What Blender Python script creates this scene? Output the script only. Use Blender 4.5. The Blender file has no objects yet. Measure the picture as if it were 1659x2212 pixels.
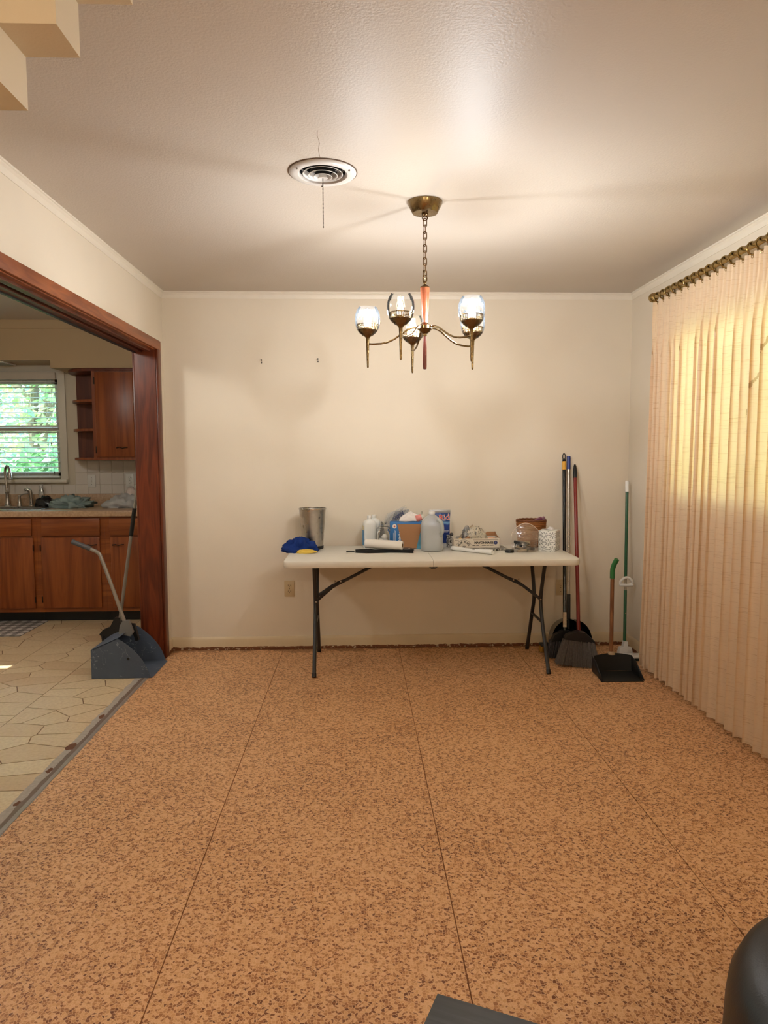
import bpy, bmesh, math, random
from mathutils import Vector, Matrix, noise as mnoise
random.seed(7)
D = bpy.data
SC = bpy.context.scene
COL = SC.collection
PI = math.pi

# ------------------------------------------------------------------ camera, world, sun, exposure
def lin(r, g, b):
    f = lambda c: (c/255/12.92) if c/255 <= .04045 else ((c/255+.055)/1.055)**2.4
    return (f(r), f(g), f(b))

cam_d = D.cameras.new('camera'); cam = D.objects.new('camera', cam_d); COL.objects.link(cam)
cam_d.sensor_fit = 'HORIZONTAL'; cam_d.sensor_width = 36.0; cam_d.lens = 36.0*1530/1659
cam_d.clip_start = .05; cam_d.clip_end = 200
_p, _y, _r = .0834, .0356, -.0041
_F = Vector((math.sin(_y)*math.cos(_p), math.cos(_y)*math.cos(_p), -math.sin(_p)))
_R0 = Vector((math.cos(_y), -math.sin(_y), 0)); _U0 = _R0.cross(_F)
_R = _R0*math.cos(_r)+_U0*math.sin(_r); _U = -_R0*math.sin(_r)+_U0*math.cos(_r)
cam.matrix_world = Matrix(((_R.x, _U.x, -_F.x, 0), (_R.y, _U.y, -_F.y, 0), (_R.z, _U.z, -_F.z, 1.405), (0, 0, 0, 1)))
SC.camera = cam

SC.view_settings.view_transform = 'Standard'; SC.view_settings.look = 'None'
SC.view_settings.gamma = 1.0; SC.view_settings.use_curve_mapping = False
SC.view_settings.exposure = 0.06
cy = SC.cycles
cy.use_denoising = True
cy.max_bounces = 5; cy.diffuse_bounces = 3; cy.glossy_bounces = 2; cy.transmission_bounces = 4; cy.transparent_max_bounces = 12
cy.use_adaptive_sampling = True; cy.adaptive_threshold = .13; cy.adaptive_min_samples = 16
cy.caustics_reflective = False; cy.caustics_refractive = False
cy.sample_clamp_indirect = 6.0

W = D.worlds.new('world'); SC.world = W; W.use_nodes = True
wn = W.node_tree; wn.nodes.clear()
sky = wn.nodes.new('ShaderNodeTexSky'); sky.sky_type = 'NISHITA'; sky.sun_disc = False
sky.sun_elevation = math.radians(48); sky.sun_rotation = math.radians(-90); sky.air_density = 1.2; sky.dust_density = 2.0
bg = wn.nodes.new('ShaderNodeBackground'); bg.inputs['Strength'].default_value = 2.3
wo = wn.nodes.new('ShaderNodeOutputWorld')
wn.links.new(sky.outputs[0], bg.inputs[0]); wn.links.new(bg.outputs[0], wo.inputs[0])

sun_d = D.lights.new('sun', 'SUN'); sun_d.energy = 14.0; sun_d.angle = .009; sun_d.color = (1, .95, .86)
sun = D.objects.new('sun', sun_d); COL.objects.link(sun)
sun.location = (-20, 4, 20); sun.rotation_euler = (0, math.radians(-45), 0)

BULB_W = 22.5          # one bright chandelier bulb
KITCHEN_W = 37.0       # kitchen ceiling globe
LIVING_W = 43.0        # living room ceiling globe behind the camera

# ------------------------------------------------------------------ helpers
I4 = Matrix.Identity(4)
def T(x, y, z): return Matrix.Translation((x, y, z))
def RX(a): return Matrix.Rotation(a, 4, 'X')
def RY(a): return Matrix.Rotation(a, 4, 'Y')
def RZ(a): return Matrix.Rotation(a, 4, 'Z')

class B:
    """collects shapes in one bmesh; build() links them as ONE mesh object"""
    def __init__(s, m=None): s.bm = bmesh.new(); s.m = m or I4
    def box(s, c, d, rot=None, bev=0, seg=2):
        r = bmesh.ops.create_cube(s.bm, size=1, matrix=s.m@T(*c)@(rot or I4)@Matrix.Diagonal((d[0], d[1], d[2], 1)))
        if bev:
            ed = list({e for v in r['verts'] for e in v.link_edges})
            bmesh.ops.bevel(s.bm, geom=ed, offset=bev, segments=seg, affect='EDGES', profile=.5)
        return s
    def bb(s, x0, x1, y0, y1, z0, z1, bev=0, seg=2):
        return s.box(((x0+x1)/2, (y0+y1)/2, (z0+z1)/2), (abs(x1-x0), abs(y1-y0), abs(z1-z0)), None, bev, seg)
    def tube(s, pts, r, seg=10, closed=False, cap=True, flat=None):
        pts = [Vector(p) for p in pts]; n = len(pts)
        rs = r if isinstance(r, (list, tuple)) else [r]*n
        tang = []
        for i in range(n):
            if closed: t = pts[(i+1) % n]-pts[i-1]
            else: t = pts[min(i+1, n-1)]-pts[max(i-1, 0)]
            tang.append(t.normalized())
        up = Vector((0, 0, 1)) if abs(tang[0].z) < .9 else Vector((1, 0, 0))
        nrm = (up-tang[0]*up.dot(tang[0])).normalized()
        rings = []
        for i in range(n):
            nrm = (nrm-tang[i]*nrm.dot(tang[i])).normalized(); bn = tang[i].cross(nrm)
            k = flat if flat else (1, 1)
            rings.append([s.bm.verts.new(s.m@(pts[i]+(nrm*math.cos(2*PI*j/seg)*k[0]+bn*math.sin(2*PI*j/seg)*k[1])*rs[i])) for j in range(seg)])
        m = n if closed else n-1
        for i in range(m):
            a, b = rings[i], rings[(i+1) % n]
            for j in range(seg): s.bm.faces.new((a[j], a[(j+1) % seg], b[(j+1) % seg], b[j]))
        if cap and not closed:
            s.bm.faces.new(rings[0][::-1]); s.bm.faces.new(rings[-1])
        return s
    def lathe(s, prof, seg=24, c=(0, 0, 0), rot=None, cap=False, a0=0, a1=2*PI, sq=(1, 1)):
        M = s.m@T(*c)@(rot or I4); full = abs(a1-a0-2*PI) < 1e-6
        cols = seg if full else seg+1; rings = []
        for r, z in prof:
            if r < 1e-6: rings.append([s.bm.verts.new(M@Vector((0, 0, z)))])
            else: rings.append([s.bm.verts.new(M@Vector((r*sq[0]*math.cos(a0+(a1-a0)*j/seg), r*sq[1]*math.sin(a0+(a1-a0)*j/seg), z))) for j in range(cols)])
        for a, b in zip(rings, rings[1:]):
            for j in range(seg):
                k = (j+1) % cols
                if len(a) == 1 and len(b) == 1: continue
                if len(a) == 1: s.bm.faces.new((a[0], b[k], b[j]))
                elif len(b) == 1: s.bm.faces.new((a[j], a[k], b[0]))
                else: s.bm.faces.new((a[j], a[k], b[k], b[j]))
        if cap:
            if len(rings[0]) > 1: s.bm.faces.new(rings[0][::-1])
            if len(rings[-1]) > 1: s.bm.faces.new(rings[-1])
        return s
    def prism(s, pts, a, b, axis='z'):
        """polygon pts (2d) extruded from a to b along axis. axis x: pts=(y,z); y: pts=(x,z); z: pts=(x,y)"""
        f = {'x': lambda p, t: (t, p[0], p[1]), 'y': lambda p, t: (p[0], t, p[1]), 'z': lambda p, t: (p[0], p[1], t)}[axis]
        v0 = [s.bm.verts.new(s.m@Vector(f(p, a))) for p in pts]; v1 = [s.bm.verts.new(s.m@Vector(f(p, b))) for p in pts]
        n = len(pts)
        s.bm.faces.new(v0); s.bm.faces.new(v1[::-1])
        for i in range(n): s.bm.faces.new((v0[i], v1[i], v1[(i+1) % n], v0[(i+1) % n]))
        return s
    def sheet(s, fn, nu, nv, wrap=False):
        g = [[s.bm.verts.new(s.m@Vector(fn(i/nu, j/nv))) for j in range(nv+1)] for i in range(nu if wrap else nu+1)]
        for i in range(nu):
            for j in range(nv):
                a, b = g[i], g[(i+1) % len(g)]
                s.bm.faces.new((a[j], b[j], b[j+1], a[j+1]))
        return s
    def crumple(s, c, d, seed, amp=.35, freq=2.2, seg=28, flat=True, ridge=True, pointy=0):
        """a crumpled lump: a ball squashed to d, its surface folded by ridged noise, flat underneath"""
        off = Vector((seed*3.17, seed*1.71, seed*.93))
        M = s.m@T(*c); rows = []
        for i in range(seg//2+1):
            th = PI*i/(seg//2); row = []
            for j in range(seg):
                ph = 2*PI*j/seg
                n = Vector((math.sin(th)*math.cos(ph), math.sin(th)*math.sin(ph), math.cos(th)))
                q = mnoise.noise(n*freq+off); q2 = mnoise.noise(n*freq*2.3+off*2)
                if ridge: q = .5-abs(q)*2.2; q2 = .4-abs(q2)*1.6
                k = 1+amp*(q+.5*q2)+pointy*max(0, math.cos(2*ph+seed))**6*math.sin(th)**2
                v = Vector((n.x*d[0]*k, n.y*d[1]*k, n.z*d[2]*k))
                if flat: v.z = max(v.z, -.0) if v.z > 0 else v.z*.02
                row.append(s.bm.verts.new(M@v))
            rows.append(row)
        for i in range(seg//2):
            for j in range(seg):
                s.bm.faces.new((rows[i][j], rows[i][(j+1) % seg], rows[i+1][(j+1) % seg], rows[i+1][j]))
        bmesh.ops.remove_doubles(s.bm, verts=[v for r in (rows[0], rows[-1]) for v in r], dist=1e-6)
        return s
    def mesh(s, name, mat, sharp=.62, smooth=True, recalc=True):
        if recalc: bmesh.ops.recalc_face_normals(s.bm, faces=s.bm.faces)
        if smooth:
            for f in s.bm.faces: f.smooth = True
            for e in s.bm.edges:
                if len(e.link_faces) == 2 and e.calc_face_angle(0) > sharp: e.smooth = False
        me = D.meshes.new(name); s.bm.to_mesh(me); s.bm.free(); s.bm = None
        me.materials.append(mat); return me
    def build(s, name, mat, parent=None, **k):
        o = D.objects.new(name, s.mesh(name, mat, **k)); COL.objects.link(o)
        if parent: o.parent = parent
        return o

def tag(o, label=None, cat=None, group=None, kind=None):
    if label: o['label'] = label
    if cat: o['category'] = cat
    if group: o['group'] = group
    if kind: o['kind'] = kind
    return o
def thing(name, label, cat, loc=(0, 0, 0), rz=0, group=None):
    o = D.objects.new(name, None); COL.objects.link(o); o.empty_display_size = .05
    o.location = loc; o.rotation_euler = (0, 0, rz)
    return tag(o, label, cat, group)
def inst(name, me, parent=None, m=None):
    o = D.objects.new(name, me); COL.objects.link(o)
    if parent: o.parent = parent
    if m is not None: o.matrix_local = m
    return o
def text_bm(b, body, size, m, extrude=.0004, align='CENTER', bold=0):
    """flat print: the letters of body as thin raised shapes, in the xy plane of m"""
    cu = D.curves.new('lettering', 'FONT'); cu.body = body; cu.size = size; cu.extrude = extrude
    cu.align_x = align; cu.align_y = 'CENTER'; cu.resolution_u = 3; cu.offset = bold
    o = D.objects.new('lettering', cu); COL.objects.link(o)
    bpy.context.view_layer.update()
    ev = o.evaluated_get(bpy.context.evaluated_depsgraph_get()); me = ev.to_mesh()
    vs = [b.bm.verts.new(b.m@m@v.co) for v in me.vertices]
    for p in me.polygons:
        try: b.bm.faces.new([vs[i] for i in p.vertices])
        except ValueError: pass
    ev.to_mesh_clear(); D.objects.remove(o); D.curves.remove(cu)
    return b

# ------------------------------------------------------------------ materials
MATS = {}
class N:
    """small node-graph writer"""
    def __init__(s, name):
        s.mat = D.materials.new(name); s.mat.use_nodes = True; s.nt = s.mat.node_tree; s.nt.nodes.clear()
        s.out = s.nt.nodes.new('ShaderNodeOutputMaterial'); s._tc = None
    def n(s, typ, ins=None, **at):
        x = s.nt.nodes.new('ShaderNode'+typ)
        for k, v in at.items(): setattr(x, k, v)
        for k, v in (ins or {}).items():
            sk = x.inputs[k]
            if hasattr(v, 'is_output'): s.nt.links.new(v, sk)
            elif hasattr(v, 'outputs'): s.nt.links.new(v.outputs[0], sk)
            else: sk.default_value = (v[0], v[1], v[2], 1) if (isinstance(v, tuple) and sk.type == 'RGBA' and len(v) == 3) else v
        return x
    def co(s, scale=(1, 1, 1), rot=(0, 0, 0), world=False):
        src = s.n('NewGeometry').outputs['Position'] if world else s.n('TexCoord').outputs['Object']
        return s.n('Mapping', {'Vector': src, 'Scale': scale, 'Rotation': rot}).outputs[0]
    def noise(s, co, scale, detail=3, rough=.55, dist=0):
        return s.n('TexNoise', {'Vector': co, 'Scale': scale, 'Detail': detail, 'Roughness': rough, 'Distortion': dist}).outputs['Fac']
    def ramp(s, fac, stops):
        x = s.n('ValToRGB', {'Fac': fac}); e = x.color_ramp.elements
        while len(e) < len(stops): e.new(.5)
        for el, (p, c) in zip(e, stops): el.position = p; el.color = (c[0], c[1], c[2], 1) if isinstance(c, tuple) else (c, c, c, 1)
        return x.outputs[0]
    def mix(s, fac, a, b, blend='MIX'):
        return s.n('MixRGB', {'Fac': fac, 'Color1': a, 'Color2': b}, blend_type=blend).outputs[0]
    def m(s, op, a, b=0.0, c=0.0):
        x = s.nt.nodes.new('ShaderNodeMath'); x.operation = op
        for i, v in enumerate((a, b, c)):
            if hasattr(v, 'is_output'): s.nt.links.new(v, x.inputs[i])
            else: x.inputs[i].default_value = v
        return x.outputs[0]
    def bump(s, h, strength=.3, dist=.002):
        return s.n('Bump', {'Height': h, 'Strength': strength, 'Distance': dist}).outputs[0]
    def princ(s, col, rough=.5, metal=0, bump=None, spec=.5, **kw):
        ins = {'Base Color': col, 'Roughness': rough, 'Metallic': metal, 'Specular IOR Level': spec}
        if bump is not None: ins['Normal'] = bump
        ins.update(kw)
        return s.n('BsdfPrincipled', ins)
    def end(s, sh):
        s.nt.links.new(sh.outputs[0] if hasattr(sh, 'outputs') else sh, s.out.inputs[0])
        return s.mat

def P(name, col, rough=.5, metal=0, var=.12, vs=14, bump=.1, bs=120, spec=.5, **kw):
    """painted / moulded / cast surface: a colour with slight mottling and fine relief"""
    if name in MATS: return MATS[name]
    g = N(name); co = g.co()
    c2 = tuple(min(1, c*(1-var)) for c in col); c1 = tuple(min(1, c*(1+var)) for c in col)
    c = g.mix(g.noise(co, vs, 4), c1, c2)
    bp = g.bump(g.noise(co, bs, 2), bump, .001) if bump else None
    MATS[name] = g.end(g.princ(c, rough, metal, bp, spec, **kw)); return MATS[name]

def wood(name, c1, c2, axis='z', scale=1.0, rough=.4, rings=6):
    if name in MATS: return MATS[name]
    g = N(name)
    st = {'x': (.09, 1, 1), 'y': (1, .09, 1), 'z': (1, 1, .09)}[axis]
    co = g.co(tuple(q*9*scale for q in st))
    a = g.noise(co, 1.0, 3, .6, .6)
    w = g.m('FRACT', g.m('MULTIPLY', a, rings))
    w = g.m('ABSOLUTE', g.m('SUBTRACT', w, .5))
    fine = g.noise(g.co(tuple(q*(240 if q == 1 else 60)*scale for q in st)), 1.0, 2)
    k = g.m('ADD', g.m('MULTIPLY', w, 1.1), g.m('MULTIPLY', fine, .45))
    c = g.ramp(k, [(.12, c1), (.85, c2)])
    MATS[name] = g.end(g.princ(c, rough, 0, g.bump(k, .08, .001))); return MATS[name]

def clear(name, tint=(1, 1, 1), gloss=.12, rough=.02, opac=0, col=(1, 1, 1), bump=0, bs=30, blend=.3, tl_=.5):
    """thin clear sheet or shell (glass, film): see-through plus a Fresnel reflection, a little body if opac"""
    if name in MATS: return MATS[name]
    g = N(name)
    nb = g.bump(g.noise(g.co(), bs, 3), bump, .01) if bump else None
    tr = g.n('BsdfTransparent', {'Color': tint})
    gl = g.n('BsdfGlossy', {'Color': (1, 1, 1), 'Roughness': rough, **({'Normal': nb} if nb is not None else {})})
    lw = g.n('LayerWeight', {'Blend': blend, **({'Normal': nb} if nb is not None else {})}).outputs['Fresnel']
    f = g.m('MINIMUM', g.m('ADD', g.m('MULTIPLY', lw, 1.0), gloss*.3), 1.0)
    sh = g.n('MixShader', {0: f, 1: tr.outputs[0], 2: gl.outputs[0]})
    if opac:
        df = g.n('BsdfDiffuse', {'Color': col}); tl = g.n('BsdfTranslucent', {'Color': col})
        d2 = g.n('MixShader', {0: tl_, 1: df.outputs[0], 2: tl.outputs[0]})
        sh = g.n('MixShader', {0: opac, 1: sh.outputs[0], 2: d2.outputs[0]})
    MATS[name] = g.end(sh); return MATS[name]

def cloth(name, c1, c2, scale=260, rough=.9):
    if name in MATS: return MATS[name]
    g = N(name); co = g.co()
    nz = g.noise(co, scale, 2); c = g.mix(g.m('MULTIPLY', g.m('ADD', nz, g.noise(co, 18, 3)), .5), c1, c2)
    MATS[name] = g.end(g.princ(c, rough, 0, g.bump(nz, .5, .002), .2)); return MATS[name]

def m_wall(name, col, k=.05):
    g = N(name); co = g.co(world=True)
    c = g.mix(g.noise(co, 2.2, 2), tuple(x*(1+k) for x in col), tuple(x*(1-k) for x in col))
    return g.end(g.princ(c, .55, 0, g.bump(g.noise(co, 170, 1), .12, .002), .35))
M_WALL = m_wall('wall_paint', lin(231, 218, 198))
M_KWALL = m_wall('kitchen_wall_paint', lin(214, 202, 182))
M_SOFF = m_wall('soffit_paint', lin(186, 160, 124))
def m_ceil():
    g = N('ceiling_paint'); co = g.co(world=True)
    c = g.mix(g.noise(co, 1.6, 1), lin(210, 199, 187), lin(202, 190, 176))
    h = g.noise(co, 110, 2)
    # hairline crack in the plaster by the vent
    return g.end(g.princ(c, .45, 0, g.bump(h, .35, .003), .13))
M_CEIL = m_ceil()
M_TRIM = P('trim_paint', lin(234, 224, 208), .42, var=.04)
def m_base():
    g = N('baseboard_paint'); co = g.co(world=True)
    z = g.n('SeparateXYZ', {'Vector': g.n('NewGeometry').outputs['Position']}).outputs['Z']
    edge = g.m('ADD', .006, g.m('MULTIPLY', g.noise(co, 16, 5, .7), .028))
    worn = g.m('LESS_THAN', z, edge)
    fleck = g.m('GREATER_THAN', g.noise(co, 55, 3), .60)
    brown = g.mix(fleck, g.mix(g.noise(co, 40, 3), lin(142, 84, 50), lin(96, 58, 34)), lin(200, 178, 146))
    c = g.mix(worn, g.mix(g.noise(co, 5, 4), lin(226, 208, 176), lin(214, 192, 156)), brown)
    return g.end(g.princ(c, .5, 0, g.bump(g.noise(co, 60, 3), .15, .002)))
M_BASE = m_base()
def m_floor():
    g = N('cork_terrazzo_tile'); co = g.co(world=True)
    wob = g.n('VectorMath', {0: co, 1: g.n('VectorMath', {0: g.n('TexNoise', {'Vector': co, 'Scale': 120.0, 'Detail': 1.0}).outputs['Color'], 1: (.007, .007, .007)}, operation='MULTIPLY').outputs[0]}, operation='ADD').outputs[0]
    flat = g.n('VectorMath', {0: wob, 1: (1, 1, 0)}, operation='MULTIPLY').outputs[0]
    v1 = g.n('TexVoronoi', {'Vector': flat, 'Scale': 118.0}, voronoi_dimensions='2D')
    v2 = g.n('TexVoronoi', {'Vector': flat, 'Scale': 118.0}, voronoi_dimensions='2D', feature='DISTANCE_TO_EDGE')
    r1 = g.n('SeparateColor', {'Color': v1.outputs['Color']}).outputs[0]
    patch = g.noise(co, 2.3, 2)
    k = g.m('ADD', r1, g.m('MULTIPLY', g.m('SUBTRACT', patch, .5), .5))
    c = g.ramp(k, [(0.0, lin(232, 184, 138)), (.35, lin(220, 166, 116)), (.6, lin(196, 138, 90)), (.82, lin(162, 104, 62)), (.95, lin(134, 80, 46)), (1.0, lin(118, 68, 38))])
    c = g.mix(g.ramp(v2.outputs['Distance'], [(.03, .8), (.14, 0.0)]), c, lin(238, 194, 150))
    # worn, dirty band along the walls
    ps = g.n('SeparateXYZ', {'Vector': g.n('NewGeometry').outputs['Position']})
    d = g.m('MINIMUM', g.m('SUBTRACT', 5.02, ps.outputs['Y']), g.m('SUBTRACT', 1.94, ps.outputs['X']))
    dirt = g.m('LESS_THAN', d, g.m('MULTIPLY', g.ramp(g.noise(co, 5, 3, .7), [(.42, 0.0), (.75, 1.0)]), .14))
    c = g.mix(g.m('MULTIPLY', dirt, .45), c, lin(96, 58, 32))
    return g.end(g.princ(c, .5, 0, None, .35))
M_FLOOR = m_floor()
M_SLAB = P('floor_joint', lin(150, 96, 60), .8, var=.3, vs=40)
def m_stone():
    g = N('vinyl_flagstone'); co = g.co(world=True)
    oi = g.n('ObjectInfo').outputs['Random']
    c = g.ramp(oi, [(0.0, lin(218, 190, 150)), (.5, lin(226, 202, 162)), (1.0, lin(206, 172, 130))])
    c = g.mix(g.ramp(g.noise(co, 60, 4), [(.4, 0.0), (.7, .45)]), c, lin(178, 138, 96))
    c = g.mix(g.m('MULTIPLY', g.noise(co, 9, 3), .35), c, lin(228, 208, 172))
    return g.end(g.princ(c, .42, 0, g.bump(g.noise(co, 140, 3), .12, .001), .4))
M_STONE = m_stone()
M_GROUT = P('vinyl_grout', lin(128, 92, 58), .6, var=.15)
M_DWOOD = wood('doorway_wood', lin(118, 52, 24), lin(76, 30, 12), 'z', 1.0, .35)
M_DWOODY = wood('doorway_wood_along', lin(164, 94, 54), lin(118, 60, 32), 'y', 1.0, .38)
M_CAB = wood('cabinet_wood', lin(162, 86, 38), lin(120, 56, 20), 'z', .8, .36, 4)
M_CABX = wood('cabinet_wood_along', lin(168, 92, 40), lin(124, 60, 22), 'x', .8, .36, 4)
M_CABD = wood('cabinet_wood_dark', lin(118, 56, 30), lin(84, 36, 18), 'z', .8, .42, 4)
def m_brass(name, c1, c2, rough=.24):
    g = N(name); co = g.co()
    return g.end(g.princ(g.mix(g.noise(co, 25, 4), c1, c2), g.ramp(g.noise(co, 40, 3), [(.3, rough*.7), (.8, rough*1.5)]), 1.0, g.bump(g.noise(co, 200, 2), .04, .001)))
M_BRASS = m_brass('antique_brass', lin(152, 130, 92), lin(108, 88, 60))
M_BRASSD = m_brass('dark_brass', lin(120, 92, 58), lin(76, 56, 36), .32)
M_RODBR = m_brass('rod_brass', lin(186, 164, 112), lin(146, 122, 76), .2)
M_STEEL = m_brass('brushed_steel', lin(206, 200, 192), lin(168, 162, 154), .34)
M_CHROME = m_brass('chrome', lin(214, 210, 206), lin(176, 172, 168), .12)
M_LAMPWOOD = wood('lamp_wood', lin(140, 72, 40), lin(100, 46, 24), 'z', 4.0, .32)
M_GLASS = clear('shade_glass', (.99, .995, 1.0), .10, .05, .0025, (.85, .92, 1.0), blend=.16)
M_PANE = clear('window_glass', (.93, .98, .96), .1, .01)
M_BLACK = P('black_plastic', lin(20, 20, 21), .42, var=.2)
M_BLACKG = P('glossy_black', lin(14, 14, 16), .18, var=.2)
M_LEGS = P('charcoal_steel_paint', lin(44, 42, 42), .38, var=.12)
M_TABLE = P('table_plastic', lin(232, 226, 214), .42, var=.04, bump=.18, bs=260)
M_WHITEP = P('white_plastic', lin(236, 234, 230), .3, var=.03)
M_SHADE = P('ivory_plate', lin(206, 184, 146), .4, var=.04)
M_WHPLATE = P('white_plate', lin(232, 228, 220), .35, var=.03)
M_SLOT = P('dark_slot', lin(28, 22, 18), .7)
# ------------------------------------------------------------------ the setting
XL, XR, YB, ZC = -1.351, 1.941, 5.041, 2.518
KL, KB, KF = -4.25, 6.552, 1.6          # kitchen: left wall, back wall, front wall
YF = -2.6                               # wall behind the camera
JY0, JY1, JZ = 2.2, 4.84, 2.095         # doorway to the kitchen
XK = -1.486                             # kitchen face of the left wall
def struct(o): o['kind'] = 'structure'; return o

# floors -----------------------------------------------------------
fl = struct(B().bb(-1.345, XR+.1, YF, YB+.05, -.06, -.003).build('floor', M_SLAB))
xs = [-1.333]+[-.549+.8305*k for k in range(4)]+[XR]
ys = [5.012]+[4.525-1.012*k for k in range(7)]+[YF]
for i in range(len(xs)-1):
    for j in range(len(ys)-1):
        g = .0018; gy = .0009
        B().bb(xs[i]+(g if i else 0), xs[i+1]-g, ys[j+1]+gy, ys[j]-gy, -.004, 0).build('floor_tile', M_FLOOR, fl)

kf = struct(B().bb(KL, -1.40, KF, KB, -.06, -.0015).build('floor_kitchen', M_GROUT))
def clip(poly, nx, ny, d):
    out = []
    for i in range(len(poly)):
        a, b = poly[i], poly[(i+1) % len(poly)]
        da, db = a[0]*nx+a[1]*ny-d, b[0]*nx+b[1]*ny-d
        if da <= 0: out.append(a)
        if (da < 0) != (db < 0) and abs(da-db) > 1e-12:
            t = da/(da-db); out.append((a[0]+(b[0]-a[0])*t, a[1]+(b[1]-a[1])*t))
    return out
rs = random.Random(11); seeds = []
colw = .457
cols = [-1.40-colw*k for k in range(5)]
for ci in range(4):
    x1, x0 = cols[ci], cols[ci+1]
    loc = []
    y = 2.35
    while y < 6.0:
        for q in (0, 1):
            loc.append((x0+colw*(q*.5+rs.uniform(.08, .42)), y+rs.uniform(-.07, .07)+q*.07))
        y += .148
    for i, (px, py) in enumerate(loc):
        poly = [(x0+.002, 2.3), (x1-.002, 2.3), (x1-.002, 6.0), (x0+.002, 6.0)]
        # stones are longer across the room than along it: measure along-distance 1.25 times
        for j, (qx, qy) in enumerate(loc):
            if i == j or abs(qy-py) > .6: continue
            ky = 1.25
            nx, ny = (qx-px), (qy-py)*ky*ky
            dd = ((qx**2-px**2)+(qy**2-py**2)*ky*ky)/2
            l = math.hypot(nx, ny)
            poly = clip(poly, nx/l, ny/l, dd/l-.0028)
            if len(poly) < 3: break
        if len(poly) >= 3:
            B().prism(poly, -.0025, 0, 'z').build('stone', M_STONE, kf, smooth=False)
# worn threshold between the two floors
th = D.objects.new('trim_threshold', None); COL.objects.link(th); struct(th)
def ragged(x0, x1, amp, seed, y0=JY0, y1=JY1-.01, n=60):
    r = random.Random(seed); a = []; b = []
    for i in range(n+1):
        yy = y0+(y1-y0)*i/n
        a.append((x0+r.uniform(-amp, amp), yy)); b.append((x1+r.uniform(-amp, amp)*.4, yy))
    return a+b[::-1]
def rag_mesh(name, x0, x1, amp, seed, z0, z1, mat):
    b = B(); pts = ragged(x0, x1, amp, seed); n = len(pts)
    v0 = [b.bm.verts.new((p[0], p[1], z0)) for p in pts]; v1 = [b.bm.verts.new((p[0], p[1], z1)) for p in pts]
    for i in range(n//2-1): b.bm.faces.new((v1[i], v1[i+1], v1[n-2-i], v1[n-1-i]))
    for i in range(n): b.bm.faces.new((v0[i], v0[(i+1) % n], v1[(i+1) % n], v1[i]))
    return b.build(name, mat, th, smooth=False)
rag_mesh('mortar_strip', -1.412, -1.331, .006, 3, -.02, .0008, P('mortar_grey', lin(176, 164, 152), .8, var=.3, vs=60, bump=.5))
rag_mesh('dark_gap', -1.374, -1.352, .004, 5, -.02, .0016, P('threshold_dark', lin(120, 100, 86), .6, var=.3, vs=30))
rag_mesh('metal_edge', -1.352, -1.333, .0012, 8, -.02, .0026, P('threshold_metal', lin(156, 142, 132), .45, .3, var=.2))
for k, (yy, s) in enumerate([(3.36, .03), (3.1, .018), (3.75, .02), (2.8, .016), (2.6, .02)]):
    r = random.Random(k); pts = [(-1.376-s*.5+s*math.cos(a)*r.uniform(.5, 1), yy+s*2*math.sin(a)*r.uniform(.5, 1)) for a in [2*PI*i/9 for i in range(9)]]
    B().prism(pts, -.002, .0012, 'z').build('bare_patch', P('bare_wood', lin(112, 72, 48), .8, var=.3, vs=50), th)

# ceilings ---------------------------------------------------------
VX, VY, VH = -.134, 2.925, .09                    # square hole for the air vent
struct(B().bb(XL-.14, VX-VH, YF-.1, YB+.12, ZC, ZC+.1).bb(VX+VH, XR+.12, YF-.1, YB+.12, ZC, ZC+.1).bb(VX-VH, VX+VH, YF-.1, VY-VH, ZC, ZC+.1).bb(VX-VH, VX+VH, VY+VH, YB+.12, ZC, ZC+.1).build('ceiling', M_CEIL, smooth=False))
struct(B().bb(KL-.1, XL-.1, KF-.1, KB+.1, ZC+.02, ZC+.12).build('ceiling_kitchen', M_CEIL))

# walls ------------------------------------------------------------
struct(B().bb(XL-.02, XR+.12, YB, YB+.12, -.06, ZC+.02).build('wall_back', M_WALL))
b = B()
b.bb(XK, XL, YF, JY0-.02, -.06, ZC+.02).bb(XK, XL, JY0-.02, JY1+.02, JZ+.02, ZC+.02).bb(XK, XL, JY1+.02, KB, -.06, ZC+.02)
struct(b.build('wall_left', M_WALL))
WY0, WY1, WZ0, WZ1 = 2.45, 4.16, 1.13, 2.13      # dining window
b = B(); x0, x1 = XR, XR+.12
b.bb(x0, x1, YF, WY0, -.06, ZC+.02).bb(x0, x1, WY1, YB+.12, -.06, ZC+.02).bb(x0, x1, WY0, WY1, -.06, WZ0).bb(x0, x1, WY0, WY1, WZ1, ZC+.02)
struct(b.build('wall_right', m_wall('wall_paint_right', lin(228, 216, 198))))
struct(B().bb(XL-.14, XR+.12, YF-.12, YF, -.06, ZC+.02).build('wall_front', M_WALL))
KX0, KX1, KZ0, KZ1 = -3.75, -2.70, 1.186, 2.075  # kitchen window opening
wkb = B(); y0, y1 = KB, KB+.12
wkb.bb(KL-.1, KX0, y0, y1, -.06, ZC+.05).bb(KX1, XL, y0, y1, -.06, ZC+.05).bb(KX0, KX1, y0, y1, -.06, KZ0).bb(KX0, KX1, y0, y1, KZ1, ZC+.05)
wkb = struct(wkb.build('wall_kitchen_back', M_KWALL))
b = B(); GY0, GY1 = 3.85, 4.712                  # unseen kitchen door, added; its gap is shaped to throw the sun streak
b.bb(KL-.1, KL, KF, GY0, -.06, ZC+.05).bb(KL-.1, KL, GY1, KB+.1, -.06, ZC+.05).bb(KL-.1, KL, GY0, GY1, 2.03, ZC+.05)
struct(b.build('wall_kitchen_left', M_KWALL))
struct(B().bb(KL-.1, XK, KF-.1, KF, -.06, ZC+.05).build('wall_kitchen_front', M_KWALL))
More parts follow.
